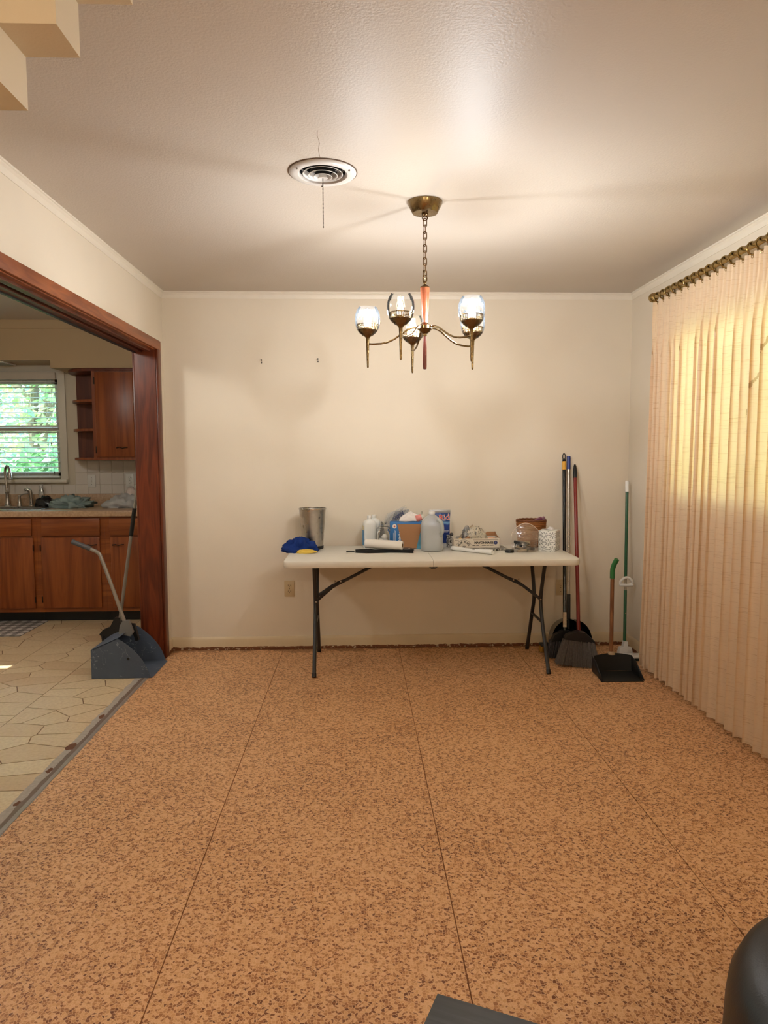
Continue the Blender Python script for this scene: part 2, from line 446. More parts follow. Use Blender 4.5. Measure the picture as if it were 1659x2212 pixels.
dr = struct(B().bb(KL-.07, KL-.03, GY0+.002, 4.652, -.058, 2.028, .003).build('sun_gap_door', P('door_paint', lin(225, 218, 205), .5)))
B().lathe([(0, 0), (.012, 0), (.012, .03), (.026, .035), (.03, .05), (.022, .065), (0, .068)], 16, (KL-.03, 4.58, 1.0), RY(PI/2)).build('door_knob', M_BRASS, dr)

# stepped plaster arch between living and dining room
ex = lambda n: -.667+.1085*(4-n)                 # right edge of the block that hangs n steps below the ceiling
prof = [(XL, -.05), (ex(7), -.05)]
for n in range(6, 0, -1): prof += [(ex(n+1), ZC-.104*n), (ex(n), ZC-.104*n)]
prof += [(ex(1), ZC+.01), (XL, ZC+.01)]
b = B(); b.prism(prof, 1.415, 1.53, 'y')
mir = [(XR+XL-px, pz) for px, pz in prof]
b.prism(mir[::-1], 1.415, 1.53, 'y')
struct(b.build('wall_stepped_arch', m_wall('arch_paint', lin(228, 214, 188)), sharp=.3))

# crown moulding, baseboards --------------------------------------
def crown(name, axis, a, b_, wall, sgn):
    c = [(0, 0), (0, -.046), (.004, -.046), (.006, -.034), (.010, -.022), (.017, -.014), (.017, -.010), (.022, -.008), (.022, 0)]
    pts = [(wall+sgn*u, ZC+v) for u, v in c]
    struct(B().prism(pts, a, b_, axis).build(name, M_TRIM, sharp=.3))
crown('trim_crown_back', 'x', XL, XR, YB, -1)
crown('trim_crown_left', 'y', 1.53, YB, XL, 1)
crown('trim_crown_right', 'y', 1.53, YB, XR, -1)
def base(name, axis, a, b_, wall, sgn):
    c = [(0, 0), (.014, 0), (.014, .072), (.011, .083), (.005, .091), (0, .092)]
    struct(B().prism([(wall+sgn*u, v-.001) for u, v in c], a, b_, axis).build(name, M_BASE, sharp=.5))
base('baseboard_back', 'x', XL, XR, YB, -1)
base('baseboard_right', 'y', YF, YB, XR, -1)
base('baseboard_left', 'y', 4.925, YB, XL, 1)

# doorway woodwork -------------------------------------------------
dw = D.objects.new('trim_doorway', None); COL.objects.link(dw); struct(dw); dw['label'] = 'dark red-brown wooden casing around the wide kitchen doorway'
B().bb(XK-.002, XL+.001, JY1, JY1+.02, 0, JZ+.02).build('jamb', M_DWOOD, dw)
B().bb(XK-.002, XL+.001, JY0-.02, JY0, 0, JZ+.02).build('jamb', M_DWOOD, dw)
B().bb(XK-.002, XL+.001, JY0, JY1, JZ, JZ+.02).build('head_jamb', M_DWOODY, dw)
B().bb(XL-.06, XL-.028, JY0, JY1, JZ-.012, JZ).bb(XK+.012, XK+.05, JY0, JY1, JZ-.016, JZ).build('door_track', wood('track_wood', lin(104, 50, 28), lin(66, 28, 14), 'y', 1, .4), dw)
B().bb(XK-.004, XK+.011, JY0, JY1, JZ-.022, JZ).build('track_edge', M_BLACK, dw)
for y0, y1 in ((JY1+.004, JY1+.08), (JY0-.08, JY0-.004)):
    b = B().bb(XL, XL+.018, y0, y1, 0, JZ+.066, .004); b.build('side_casing', M_DWOOD, dw)
    b = B().bb(XK-.018, XK, y0, y1, 0, JZ+.066, .004); b.build('side_casing', M_DWOOD, dw)
B().bb(XL, XL+.019, JY0-.08, JY1+.08, JZ+.004, JZ+.067, .004).build('head_casing', M_DWOODY, dw)
B().bb(XK-.019, XK, JY0-.08, JY1+.08, JZ+.004, JZ+.067, .004).build('head_casing', M_DWOODY, dw)

# dining room window behind the curtain ---------------------------
w2 = D.objects.new('window_2', None); COL.objects.link(w2); struct(w2)
M_WINP = P('window_paint', lin(232, 226, 214), .4, var=.04)
xm = XR+.05
b = B()
for (a, c) in ((WY0, WY0+.045), (WY1-.045, WY1), ((WY0+WY1)/2-.03, (WY0+WY1)/2+.03)): b.bb(xm-.02, xm+.02, a, c, WZ0, WZ1)
b.bb(xm-.02, xm+.02, WY0, WY1, WZ0, WZ0+.05).bb(xm-.02, xm+.02, WY0, WY1, WZ1-.05, WZ1)
b.build('window_frame', M_WINP, w2)
for a, c in ((WY0+.045, (WY0+WY1)/2-.03), ((WY0+WY1)/2+.03, WY1-.045)):
    B().bb(xm-.002, xm+.002, a, c, WZ0+.05, WZ1-.05).build('pane', M_PANE, w2)
B().bb(XR-.03, XR+.03, WY0-.05, WY1+.05, WZ0-.03, WZ0, .004).build('window_sill', M_WINP, w2)

# kitchen window ---------------------------------------------------
w1 = D.objects.new('window_1', None); COL.objects.link(w1); struct(w1); w1['label'] = 'white double-hung kitchen window above the sink'
b = B()
b.bb(KX1, KX1+.065, KB-.018, KB, KZ0-.03, KZ1+.07, .003).bb(KX0-.065, KX0, KB-.018, KB, KZ0-.03, KZ1+.07, .003).bb(KX0, KX1, KB-.018, KB, KZ1, KZ1+.07, .003)
b.build('window_casing', P('casing_white', lin(226, 218, 204), .4, var=.03), w1)
B().bb(KX0-.08, KX1+.062, KB-.05, KB+.02, KZ0-.04, KZ0-.008, .006).build('window_sill', P('casing_white', (1, 1, 1)), w1)
b = B(); ym = KB+.05
for a, c in ((KX0, KX0+.04), (KX1-.04, KX1)): b.bb(a, c, ym-.02, ym+.03, KZ0-.01, KZ1)
b.bb(KX0, KX1, ym-.02, ym+.03, KZ0-.01, KZ0+.05).bb(KX0, KX1, ym-.02, ym+.03, KZ1-.04, KZ1).bb(KX0, KX1, ym-.03, ym+.02, 1.61, 1.665)
b.build('sash', P('casing_white', (1, 1, 1)), w1)
for a, c, yy in ((KZ0+.05, 1.61, ym), (1.665, KZ1-.04, ym+.02)):
    B().bb(KX0+.04, KX1-.04, yy-.002, yy+.002, a, c).build('pane', M_PANE, w1)

# soffit over the cabinets ----------------------------------------
yu = 6.222
struct(B().bb(KL, -2.622, yu, KB, 2.203, ZC+.03).bb(-2.622, XK, yu, KB, 2.138, ZC+.03).build('wall_soffit', M_SOFF, sharp=.3))
struct(B().prism([(yu, ZC+.02), (yu, ZC-.05), (yu-.012, ZC-.048), (yu-.022, ZC-.01), (yu-.022, ZC+.02)], KL, XK, 'x').build('trim_soffit', M_SOFF))
# tiled backsplash: each tile a piece of the kitchen wall
gt = B().bb(-.0535, .0535, -.004, 0, -.0535, .0535, .0018, 1).mesh('tile', P('glazed_tile', lin(226, 216, 206), .22, var=.03, vs=3, bump=0), smooth=True)
tz = 1.345-.0545
while tz > 1.0:
    tx = XK-.055
    while tx > KL+.05:
        inwin = (tx-.054 < KX1+.066 and tx+.054 > KX0-.066 and tz+.054 > KZ0-.045)
        if not inwin and tx < XK-.05: inst('tile', gt, wkb, T(tx, KB, tz))
        tx -= .109
    tz -= .109
# outside: lawn and trees seen through the blinds -------------------
def m_leaf(name, c1, c2):
    g = N(name); oi = g.noise(g.co(world=True), 2.2, 3)
    c = g.mix(g.ramp(oi, [(.3, 0.0), (.7, 1.0)]), c1, c2)
    a = g.princ(c, .5); t = g.n('BsdfTranslucent', {'Color': c})
    return g.end(g.n('MixShader', {0: .4, 1: a.outputs[0], 2: t.outputs[0]}))
struct(B().bb(-40, 30, KB+.12, 60, -.42, -.4).bb(XR+.12, 30, -30, KB+.12, -.42, -.4).bb(-40, KL-.1, -30, KB+.12, -.42, -.4).build('ground_lawn', P('lawn', lin(110, 140, 70), .9, var=.3, vs=6)))
LEAF = [m_leaf('leaf_bright', lin(168, 200, 120), lin(116, 170, 120)), m_leaf('leaf_mid', lin(110, 160, 96), lin(70, 124, 82)), m_leaf('leaf_blue', lin(140, 190, 170), lin(100, 164, 140))]
M_BARK = P('bark', lin(112, 98, 84), .9, var=.3, vs=20, bump=.6, bs=30)
def tree(loc, h, rad, n, lm, label, seed):
    r = random.Random(seed); t = thing('tree', label, 'tree', loc, 0, 'trees in the garden')
    pts = [(0, 0, 0)]; 
    for k in range(1, 6): pts.append((r.uniform(-.12, .12)*k*.5, r.uniform(-.1, .1), h*.75*k/5))
    B().tube(pts, [.13-.018*k for k in range(6)], 8).build('trunk', M_BARK, t)
    bm = B()
    for q in range(6):
        a = r.uniform(0, 2*PI); bm.tube([(0, 0, h*r.uniform(.25, .6)), (math.cos(a)*rad*.4, math.sin(a)*rad*.4, h*r.uniform(.5, .8)), (math.cos(a)*rad*.8, math.sin(a)*rad*.8, h*r.uniform(.6, .95))], [.05, .035, .015], 6)
    bm.build('branches', M_BARK, t)
    bm = B()
    for q in range(n):
        while True:
            p = Vector((r.uniform(-1, 1), r.uniform(-1, 1), r.uniform(-1, 1)))
            if p.length < 1: break
        c = Vector((p.x*rad, p.y*rad, h*.55+p.z*h*.45)); s = r.uniform(.05, .1)
        u = Vector((r.uniform(-1, 1), r.uniform(-1, 1), r.uniform(-.6, .6))).normalized(); v = u.orthogonal().normalized()
        vs = [bm.bm.verts.new(c+u*s), bm.bm.verts.new(c+v*s*.5), bm.bm.verts.new(c-u*s), bm.bm.verts.new(c-v*s*.5)]
        bm.bm.faces.new(vs)
    o = bm.build('foliage', lm, t, smooth=False, recalc=False); o['kind'] = 'stuff'
tree((-4.75, 10.6, -.4), 5.2, 1.3, 2600, LEAF[0], 'bright green leafy tree nearest in the kitchen window', 1)
tree((-6.2, 14.4, -.4), 6.4, 1.9, 3800, LEAF[2], 'bluish green leafy tree farther off in the kitchen window', 2)
tree((-9.6, 19.5, -.4), 8.0, 2.8, 4200, LEAF[1], 'tall green tree farthest behind the kitchen window', 3)
tree((-3.75, 8.5, -.4), 1.9, .62, 1700, LEAF[1], 'low dark green shrub just outside the kitchen window', 4)
tree((-5.3, 8.4, -.4), 1.7, .6, 1500, LEAF[2], 'low bluish shrub left of the one outside the window', 5)
# ------------------------------------------------------------------ chandelier
CX, CY = .304, 3.25
ch = thing('chandelier', 'brass and wood chandelier with five clear glass cups hanging from the ceiling', 'chandelier', (CX, CY, ZC))
def L(z): return z-ZC
B().lathe([(0, L(2.519)), (.0775, L(2.519)), (.0785, L(2.512)), (.058, L(2.472)), (.055, L(2.468)), (.012, L(2.466)), (0, L(2.466))], 40).build('canopy', M_BRASS, ch)
B().lathe([(0, L(2.467)), (.014, L(2.467)), (.015, L(2.461)), (.008, L(2.456)), (0, L(2.456))], 20).tube([(0.011*math.cos(a), 0, L(2.448)+.011*math.sin(a)) for a in [2*PI*i/20 for i in range(20)]], .0026, 8, True).build('loop', M_BRASSD, ch)
def oval(rx, rz, n=22): return [(rx*math.cos(2*PI*i/n), 0, (rz-rx)*(1 if math.sin(2*PI*i/n) > 0 else -1)*(abs(math.sin(2*PI*i/n)) > .02)+rx*math.sin(2*PI*i/n)) for i in range(n)]
link = B().tube(oval(.0085, .0185), .0023, 8, True).mesh('chain_link', M_BRASSD)
nl = 9
for k in range(nl): inst('chain_link', link, ch, T(0, 0, L(2.428-.0282*k))@RZ(.35+(PI/2)*(k % 2)))
B().tube([(.0085*math.cos(a), 0, L(2.182)+.017*math.sin(a)) for a in [2*PI*i/20 for i in range(20)]], .0028, 8, True).tube([(0, 0, L(2.178-.012)), (0, 0, L(2.14))], .004, 10).build('hook', M_BRASS, ch)
B().lathe([(0, L(2.172)), (.006, L(2.172)), (.007, L(2.163)), (.0055, L(2.16)), (.018, L(2.150)), (.021, L(2.148)), (.0215, L(2.144)), (0, L(2.144))], 24).build('stem_cap', M_BRASSD, ch)
B().lathe([(0, L(2.146)), (.0205, L(2.146)), (.0205, L(2.136)), (.017, L(2.06)), (.012, L(2.0)), (.0115, L(1.984)), (0, L(1.984))], 24).build('upper_stem', M_LAMPWOOD, ch)
B().lathe([(0, L(1.99)), (.012, L(1.99)), (.020, L(1.982)), (.033, L(1.976)), (.034, L(1.962)), (.022, L(1.948)), (.010, L(1.940)), (.009, L(1.930)), (0, L(1.930))], 32).build('hub', M_BRASS, ch)
B().lathe([(0, L(1.932)), (.0062, L(1.932)), (.0085, L(1.88)), (.0088, L(1.80)), (.0075, L(1.783)), (0, L(1.781))], 18).build('lower_stem', wood('lamp_wood_dark', lin(120, 50, 34), lin(78, 28, 18), 'z', 4, .3), ch)
arm_pts = [(.02, 1.966), (.035, 1.968), (.055, 1.968), (.08, 1.960), (.11, 1.940), (.14, 1.920), (.17, 1.907), (.20, 1.9015), (.235, 1.900), (.262, 1.902)]
arm = B().tube([(r, 0, L(z)) for r, z in arm_pts], .0042, 10).mesh('arm', M_BRASS)
RHO = .262
def filament_pattern(ld):
    # upright filaments shine sideways and little along their own axis
    nt = ld.node_tree; em_ = [n for n in nt.nodes if n.type == 'EMISSION'][0]
    tc = nt.nodes.new('ShaderNodeTexCoord'); sp_ = nt.nodes.new('ShaderNodeSeparateXYZ'); nt.links.new(tc.outputs['Normal'], sp_.inputs[0])
    a = nt.nodes.new('ShaderNodeMath'); a.operation = 'MULTIPLY'; nt.links.new(sp_.outputs['Z'], a.inputs[0]); nt.links.new(sp_.outputs['Z'], a.inputs[1])
    b_ = nt.nodes.new('ShaderNodeMath'); b_.operation = 'SUBTRACT'; b_.inputs[0].default_value = 1.02; nt.links.new(a.outputs[0], b_.inputs[1])
    c = nt.nodes.new('ShaderNodeMath'); c.operation = 'POWER'; c.inputs[1].default_value = 1.0; nt.links.new(b_.outputs[0], c.inputs[0])
    nt.links.new(c.outputs[0], em_.inputs['Strength'])
spike = B().lathe([(0, L(1.793)), (.003, L(1.7935)), (.0045, L(1.798)), (.0045, L(1.803)), (.0062, L(1.86)), (.0075, L(1.905)), (.0085, L(1.926)), (.0105, L(1.931)), (.022, L(1.941)), (.036, L(1.953)), (.0445, L(1.964)), (.0435, L(1.966)), (.018, L(1.95)), (.018, L(1.975)), (0, L(1.975))], 36).mesh('cup', M_BRASS)
b = B()
for k in range(44):                       # slotted crown of the cup
    a = 2*PI*k/44
    b.box((.047*math.cos(a), .047*math.sin(a), L(1.976)), (.0012, .0026, .024), RZ(a))
b.lathe([(.0445, L(1.9865)), (.0505, L(1.9865)), (.0505, L(1.9895)), (.0445, L(1.9895)), (.0445, L(1.9865))], 40)
b.lathe([(.0435, L(1.9625)), (.0465, L(1.9625)), (.0465, L(1.9655)), (.0435, L(1.9655)), (.0435, L(1.9625))], 40)
crownm = b.mesh('crown', M_BRASS)
glassm = B().lathe([(.024, L(1.940)), (.038, L(1.951)), (.049, L(1.966)), (.0555, L(1.988)), (.058, L(2.010)), (.0565, L(2.032)), (.051, L(2.050)), (.0425, L(2.064)), (.0415, L(2.066)), (.0405, L(2.064)), (.049, L(2.049)), (.0545, L(2.032))], 40).mesh('glass_shade', M_GLASS)
bulbp = [(0, L(2.062)), (.0015, L(2.058)), (.006, L(2.046)), (.0125, L(2.028)), (.0165, L(2.008)), (.0165, L(1.998)), (.013, L(1.985)), (.0115, L(1.975))]
def emis(name, col, s, edge=None):
    g = N(name); e = g.n('Emission', {'Color': col, 'Strength': s})
    g.mat.cycles.emission_sampling = 'NONE'
    if not edge: return g.end(e)
    return g.end(g.n('AddShader', {0: g.n('BsdfTransparent', {'Color': (1, 1, 1)}).outputs[0], 1: e.outputs[0]}))
bulb_hot = B().lathe(bulbp, 20).mesh('bulb', emis('lit_bulb_cool', (.86, .93, 1.0), 5.0, True))
bulb_warm = B().lathe(bulbp, 20).mesh('bulb', emis('lit_bulb_warm', (1.0, .70, .36), 2.2, True))
bulb_dim = B().lathe(bulbp, 20).mesh('bulb', clear('bulb_glass', (.98, .98, 1), .3, .02, blend=.15))
fil = B()
for k in range(4): fil.tube([(.005*math.cos(k*PI/2), .005*math.sin(k*PI/2), L(1.995)), (.004*math.cos(k*PI/2+.4), .004*math.sin(k*PI/2+.4), L(2.028))], .0013, 6)
film = fil.mesh('filament', emis('filament_glow', (1.0, .80, .40), 2.5))
for ang, kind in ((98, 'warm'), (170, 'hot'), (242, 'dim'), (314, 'hot'), (26, 'hot')):
    a = math.radians(ang); px, py = RHO*math.cos(a), RHO*math.sin(a)
    inst('arm', arm, ch, RZ(a))
    c = inst('cup', spike, ch, T(px, py, 0))
    inst('crown', crownm, c)
    inst('glass_shade', glassm, c)
    inst('bulb', {'warm': bulb_warm, 'hot': bulb_hot, 'dim': bulb_dim}[kind], c)
    if kind == 'dim': inst('filament', film, c)
    ld = D.lights.new('bulb_light', 'POINT'); ld.shadow_soft_size = .018
    ld.use_nodes = True; filament_pattern(ld)
    ld.energy = BULB_W*{'warm': .45, 'hot': 1.0, 'dim': .03}[kind]
    ld.color = {'warm': (1, .78, .5), 'hot': (.93, .97, 1.0), 'dim': (1, .78, .5)}[kind]
    lo = D.objects.new('bulb_light', ld); COL.objects.link(lo); lo.parent = c; lo.location = (0, 0, L(2.026))

# ------------------------------------------------------------------ round ceiling vent
vt = thing('ceiling_vent', 'round white ceiling air vent with ringed louvres and a pull chain', 'vent', (-.134, 2.925, ZC))
M_VENT = P('vent_enamel', lin(214, 208, 202), .38, var=.08, vs=30)
B().lathe([(.1335, .0), (.1335, -.004), (.128, -.009), (.112, -.012), (.098, -.011), (.094, -.006), (.088, .022), (.0865, .022), (.091, -.004), (.094, .0)], 56).build('rim', M_VENT, vt)
B().lathe([(.1375, .0), (.1375, -.0025), (.130, -.0028), (.130, .0)], 56).build('shadow_ring', P('vent_shadow_gap', lin(96, 74, 54), .8), vt)  # brown ring painted as the shade around the rim edge
M_VSHADE = P('vent_throat_shade', lin(14, 12, 11), .9)
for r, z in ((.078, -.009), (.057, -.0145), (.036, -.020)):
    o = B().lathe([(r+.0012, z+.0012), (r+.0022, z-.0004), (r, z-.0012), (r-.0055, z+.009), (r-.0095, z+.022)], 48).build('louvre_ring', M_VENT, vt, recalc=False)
    B().lathe([(r+.0010, z+.0014), (r-.004, z+.0095), (r-.008, z+.022), (r-.0094, z+.022)], 48).build('louvre_shade', M_VSHADE, o, recalc=False)  # near-black backs paint in the shade between the rings
B().lathe([(0, -.0235), (.012, -.0245), (.018, -.026), (.0195, -.0235), (.013, -.010), (.008, .0), (0, .0)], 32).build('center_disc', M_VENT, vt)
B().lathe([(.1, .0), (.088, .0), (.088, .085), (0, .085)], 40).build('throat', P('vent_throat_shade', lin(14, 12, 11), .9), vt)
for a in (90, 210, 330):
    aa = math.radians(a+4); B().lathe([(0, -.0145), (.003, -.0145), (.0042, -.0125), (.0042, -.009)], 12, (.1175*math.cos(aa), .1175*math.sin(aa), 0)).build('screw', P('rusty_screw', lin(96, 82, 70), .5, .6), vt)
b = B()
for k in range(3): b.box((0, 0, .012), (.172, .003, .003), RZ(.3+k*PI/3))
b.build('spokes', M_VENT, vt)
bead = B().lathe([(0, -.0024), (.0017, -.0017), (.0024, 0), (.0017, .0017), (0, .0024)], 8).mesh('bead', P('bead_metal', lin(70, 62, 54), .3, .9))
for k in range(37): inst('bead', bead, vt, T(0, -.001, -.027-.0052*k))
# hairline plaster cracks by the vent (thin raised scars)
def crack(pts, w=.0012):
    b = B(); P_ = [Vector((p[0], p[1], 0)) for p in pts]
    for a, c in zip(P_, P_[1:]):
        d = (c-a).normalized(); n = Vector((-d.y, d.x, 0))*w
        b.prism([(a+n).to_2d(), (c+n).to_2d(), (c-n).to_2d(), (a-n).to_2d()], ZC-.0006, ZC+.0004, 'z')
    return b
cr = crack([(-.137, 2.79), (-.140, 2.72), (-.132, 2.66), (-.137, 2.6), (-.134, 2.56)], .0009).build('plaster_crack', P('crack_dark', lin(150, 132, 112), .9))
tag(cr, 'thin hairline crack in the ceiling running from the round vent', 'crack')
# ------------------------------------------------------------------ curtain, rod, rings
RX_, RZ_ = 1.83, 2.354
rod = thing('curtain_rod', 'long brass curtain rod with a ball end above the window', 'curtain rod', (RX_, 4.43, RZ_))
rod_end = 1.9
B().tube([(0, -.03, 0), (0, rod_end-4.43, 0)], .0155, 20).build('pole', M_RODBR, rod)
B().lathe([(0, .012), (.014, .010), (.024, .002), (.0285, -.010), (.0285, -.020), (.024, -.031), (.019, -.036), (.0225, -.040), (.0225, -.052), (.017, -.055), (.016, -.06)], 28, (0, 0, 0), RX(-PI/2)).build('finial', M_RODBR, rod)
for yy in (-.30, -2.2):
    B().bb(-.008, XR-RX_+.002, yy-.008, yy+.008, -.006, .006, .002).bb(XR-RX_-.006, XR-RX_+.002, yy-.02, yy+.02, -.05, .05, .002).build('bracket', M_RODBR, rod)
ringm = B().tube([(.0285*math.cos(a), 0, .0285*math.sin(a)) for a in [2*PI*i/28 for i in range(28)]], .0042, 10, True).tube([(.006*math.cos(a), 0, -.038+.006*math.sin(a)) for a in [2*PI*i/14 for i in range(14)]], .0014, 6, True).mesh('curtain_ring', M_RODBR)
ry = [4.338-.0795*k for k in range(27)]
for k, yy in enumerate(ry):
    o = inst('curtain_ring', ringm, None, T(RX_, yy, RZ_-.0125)@RZ(.12*math.sin(k*2.1)))
    tag(o, 'brass ring sliding on the curtain rod above a pleat', 'curtain ring', 'brass rings on the curtain rod')
def m_curtain():
    g = N('curtain_slub_cloth'); co = g.co(world=True)
    sl = g.noise(g.co((2, 9, 420), world=True), 1.0, 2, .5)
    slub = g.m('MULTIPLY', g.ramp(sl, [(.60, 0.0), (.67, 1.0)]), .45)
    weave = g.noise(g.co((60, 60, 900), world=True), 1.0, 2)
    c = g.mix(g.m('MULTIPLY', weave, .35), lin(247, 226, 196), lin(238, 210, 174))
    c = g.mix(slub, c, lin(188, 146, 100))
    # brown scorch line with its own shape
    ps = g.n('SeparateXYZ', {'Vector': g.n('NewGeometry').outputs['Position']})
    nz = g.m('MULTIPLY', g.m('SUBTRACT', g.noise(co, 30, 4, .7), .5), .10)
    e1 = g.m('ABSOLUTE', g.m('SUBTRACT', g.m('ADD', ps.outputs['Z'], nz), g.m('SUBTRACT', 1.72, g.m('MULTIPLY', g.m('SUBTRACT', ps.outputs['Y'], 3.24), 2.0))))
    win = g.m('MULTIPLY', g.m('GREATER_THAN', ps.outputs['Y'], 3.12), g.m('LESS_THAN', ps.outputs['Y'], 3.31))
    st = g.m('MULTIPLY', g.m('LESS_THAN', e1, .016), win)
    c = g.mix(g.m('MULTIPLY', st, .6), c, lin(128, 76, 40))
    t = g.mix(.68, c, lin(255, 200, 78))
    nrm = g.bump(g.m('ADD', weave, slub), .15, .001)
    d = g.princ(c, .75, 0, nrm, .25)
    tl = g.n('BsdfTranslucent', {'Color': t, 'Normal': nrm})
    return g.end(g.n('MixShader', {0: .32, 1: d.outputs[0], 2: tl.outputs[0]}))
NP = len(ry); pitch = .0795
rc = random.Random(5)
pamp = [rc.uniform(.75, 1.25) for _ in range(NP+2)]; pph = [rc.uniform(-.16, .16) for _ in range(NP+2)]
UL = pitch*(NP-1)
def curt(u, v):
    # u: 0 at the far edge .. 1 near; v: 0 bottom .. 1 top
    s = u*(NP-1); k = int(min(s, NP-2)); fr = s-k
    z = .026+(2.318-.026)*v
    top = max(0, (v-.82)/.18); top = top*top*(3-2*top)
    fl = 1-v
    # cloth panels: pinched at each ring, opening into flat overlapping folds below
    a = pamp[k]*(1-fr)+pamp[k+1]*fr; ph = pph[k]*(1-fr)+pph[k+1]*fr
    t = (fr+ph*(1-top)) % 1.0
    saw = (t/.80 if t < .80 else (1-t)/.20)               # long face, short return: flat panels with sharp edges
    saw = .65*saw+.35*saw*saw*(3-2*saw)
    wave = .5-.5*math.cos(2*PI*fr)
    pin = abs(math.sin(PI*fr))**.5
    low = (saw-.5)*.046*a
    up = (pin-.5)*.03
    x = low*(1-top)+up*top
    x += .006*math.sin(6.3*fr*3)*top
    yy = 4.372+.066*fl**1.5*(1-u)-UL*u
    yy += (1-top)*.014*math.sin(2*PI*(t-.1))*a
    return (RX_-.004+x*(1 if v < .985 else .9), yy, z-.004*math.sin(s*2.4)*(v < .02))
cu = B().sheet(curt, (NP-1)*18, 64).build('curtain', m_curtain(), sharp=3, recalc=False)
tag(cu, 'floor-length peach pinch-pleated curtain glowing yellow over the window', 'curtain')

# ------------------------------------------------------------------ outlets, nails, marks on walls
def outlet(loc, rz, mat, label, sw=False):
    t = thing('wall_outlet' if not sw else 'wall_switch', label, 'outlet' if not sw else 'switch', loc, rz)
    B().bb(-.036, .036, -.006, 0, -.058, .058, .003).build('cover_plate', mat, t)
    if sw:
        B().bb(-.006, .006, -.013, -.005, -.012, .012, .002).build('toggle', mat, t)
        for z in (-.03, .03): B().lathe([(0, .0075), (.0025, .007), (.003, .006)], 10, (0, 0, z), RX(PI/2)).build('screw', M_SLOT, t)
        return t
    for z in (.021, -.021):
        s = B().lathe([(0, .008), (.0155, .008), (.0165, .006)], 24, (0, 0, z), RX(PI/2), sq=(1, .9)).build('socket', mat, t)
        B().bb(-.0085, -.0062, -.0092, -.0075, z-.001, z+.008).bb(.0062, .0085, -.0092, -.0075, z+.0, z+.007).lathe([(0, .0092), (.0026, .0092), (.0026, .008)], 10, (0, 0, z-.008), RX(PI/2)).build('slots', M_SLOT, s)
    B().lathe([(0, .0078), (.002, .0076), (.0028, .006)], 10, (0, 0, 0), RX(PI/2)).build('screw', M_SLOT, t)
    return t
outlet((-.502, YB, .437), 0, M_SHADE, 'beige wall outlet left of the folding table legs')
outlet((1.463, YB, .424), 0, M_SHADE, 'beige wall outlet behind the leaning brooms')
outlet((-2.431, KB-.004, 1.16), 0, M_WHPLATE, 'white switch plate on the kitchen tiles beside the window', True)
outlet((-2.086, KB-.004, 1.165), 0, M_WHPLATE, 'white wall outlet on the kitchen tiles below the upper cabinet')
for x, z, lb in ((-.671, 2.046, 'left one of two nails in the bare back wall'), (-.278, 2.053, 'right one of two nails in the bare back wall')):
    o = B().tube([(x, YB, z), (x, YB-.022, z+.006)], .0022, 8).box((x, YB-.023, z+.0065), (.008, .003, .008), None, .001).tube([(x, YB-.002, z-.006), (x, YB-.004, z-.016)], .003, 6).build('nail', M_SLOT)
    tag(o, lb, 'nail')
# ------------------------------------------------------------------ kitchen
YC = 5.932
def hinge_at(parent, x, z, h=.05):
    B().bb(x-.004, x+.004, YC-.026, YC-.019, z-h/2, z+h/2, .001).build('hinge', P('bronze', lin(52, 36, 24), .45, .6), parent)
def pull(parent, x, z, y):
    pts = [(x-.045, y, z), (x-.04, y-.018, z-.003), (x-.015, y-.024, z+.004), (x+.012, y-.024, z-.005), (x+.04, y-.018, z+.003), (x+.045, y, z)]
    B().tube(pts, .0042, 8).build('handle', P('bronze', (0, 0, 0)), parent)
def base_cab(label, x0, x1, doors, drawers):
    t = thing('base_cabinet', label, 'cabinet', (0, 0, 0), 0, 'honey brown base cabinets under the kitchen counter')
    doors = sorted(doors)
    b = B(); b.bb(x0, x0+.016, YC+.02, KB, .09, .888).bb(x1-.016, x1, YC+.02, KB, .09, .888).bb(x0, x1, YC+.02, KB, .09, .106).bb(x0, x1, KB-.008, KB, .09, .888).build('body', M_CABD, t)
    b = B()
    ed = [x0]+[q for d in doors for q in (d[0]+.012, d[1]-.012)]+[x1]
    for k in range(0, len(ed), 2): b.bb(ed[k], ed[k+1], YC, YC+.02, .09, .888)
    for z0, z1 in ((.09, .138), (.706, .744), (.863, .888)): b.bb(x0, x1, YC+.001, YC+.019, z0, z1)
    b.build('face_frame', M_CABX, t)
    B().bb(x0, x1, 6.002, 6.02, 0, .09).build('toe_kick', M_BLACK, t)
    for d in doors:
        o = B().bb(d[0], d[1], YC-.019, YC-.001, .125, .717, .004).build('door', M_CAB, t)
        hx = d[0]-.003 if d[2] == 'L' else d[1]+.003
        for z in (.20, .63): hinge_at(o, hx, z)
        if d[3]: pull(o, d[3], .655, YC-.019)
    for d in drawers:
        o = B().bb(d[0], d[1], YC-.019, YC-.001, .732, .875, .004).build('drawer', M_CABX, t)
        if len(d) > 2: pull(o, d[2], .80, YC-.019)
base_cab('base cabinet under the kitchen sink, leftmost in view', KL+.002, -2.665, [(-3.25, -2.695, 'R', None), (-3.83, -3.28, 'L', None)], [(-3.83, -2.705)])
base_cab('base cabinet with one drawer right of the kitchen sink', -2.664, -2.112, [(-2.632, -2.15, 'L', -2.22)], [(-2.622, -2.146)])
base_cab('base cabinet nearest the doorway casing, behind the leaning broom', -2.111, XK-.001, [(-2.063, -1.56, 'R', -2.0)], [(-2.07, -1.56)])
def m_form():
    g = N('laminate_counter'); co = g.co()
    c = g.mix(g.ramp(g.noise(co, 55, 4, .7), [(.35, 0.0), (.65, 1.0)]), lin(206, 172, 138), lin(176, 138, 106))
    return g.end(g.princ(g.mix(g.m('MULTIPLY', g.noise(co, 9, 3), .4), c, lin(214, 186, 156)), .35))
M_FORM = m_form()
SX0, SX1, SY0, SY1 = -3.55, -2.70, 6.03, 6.37
b = B()
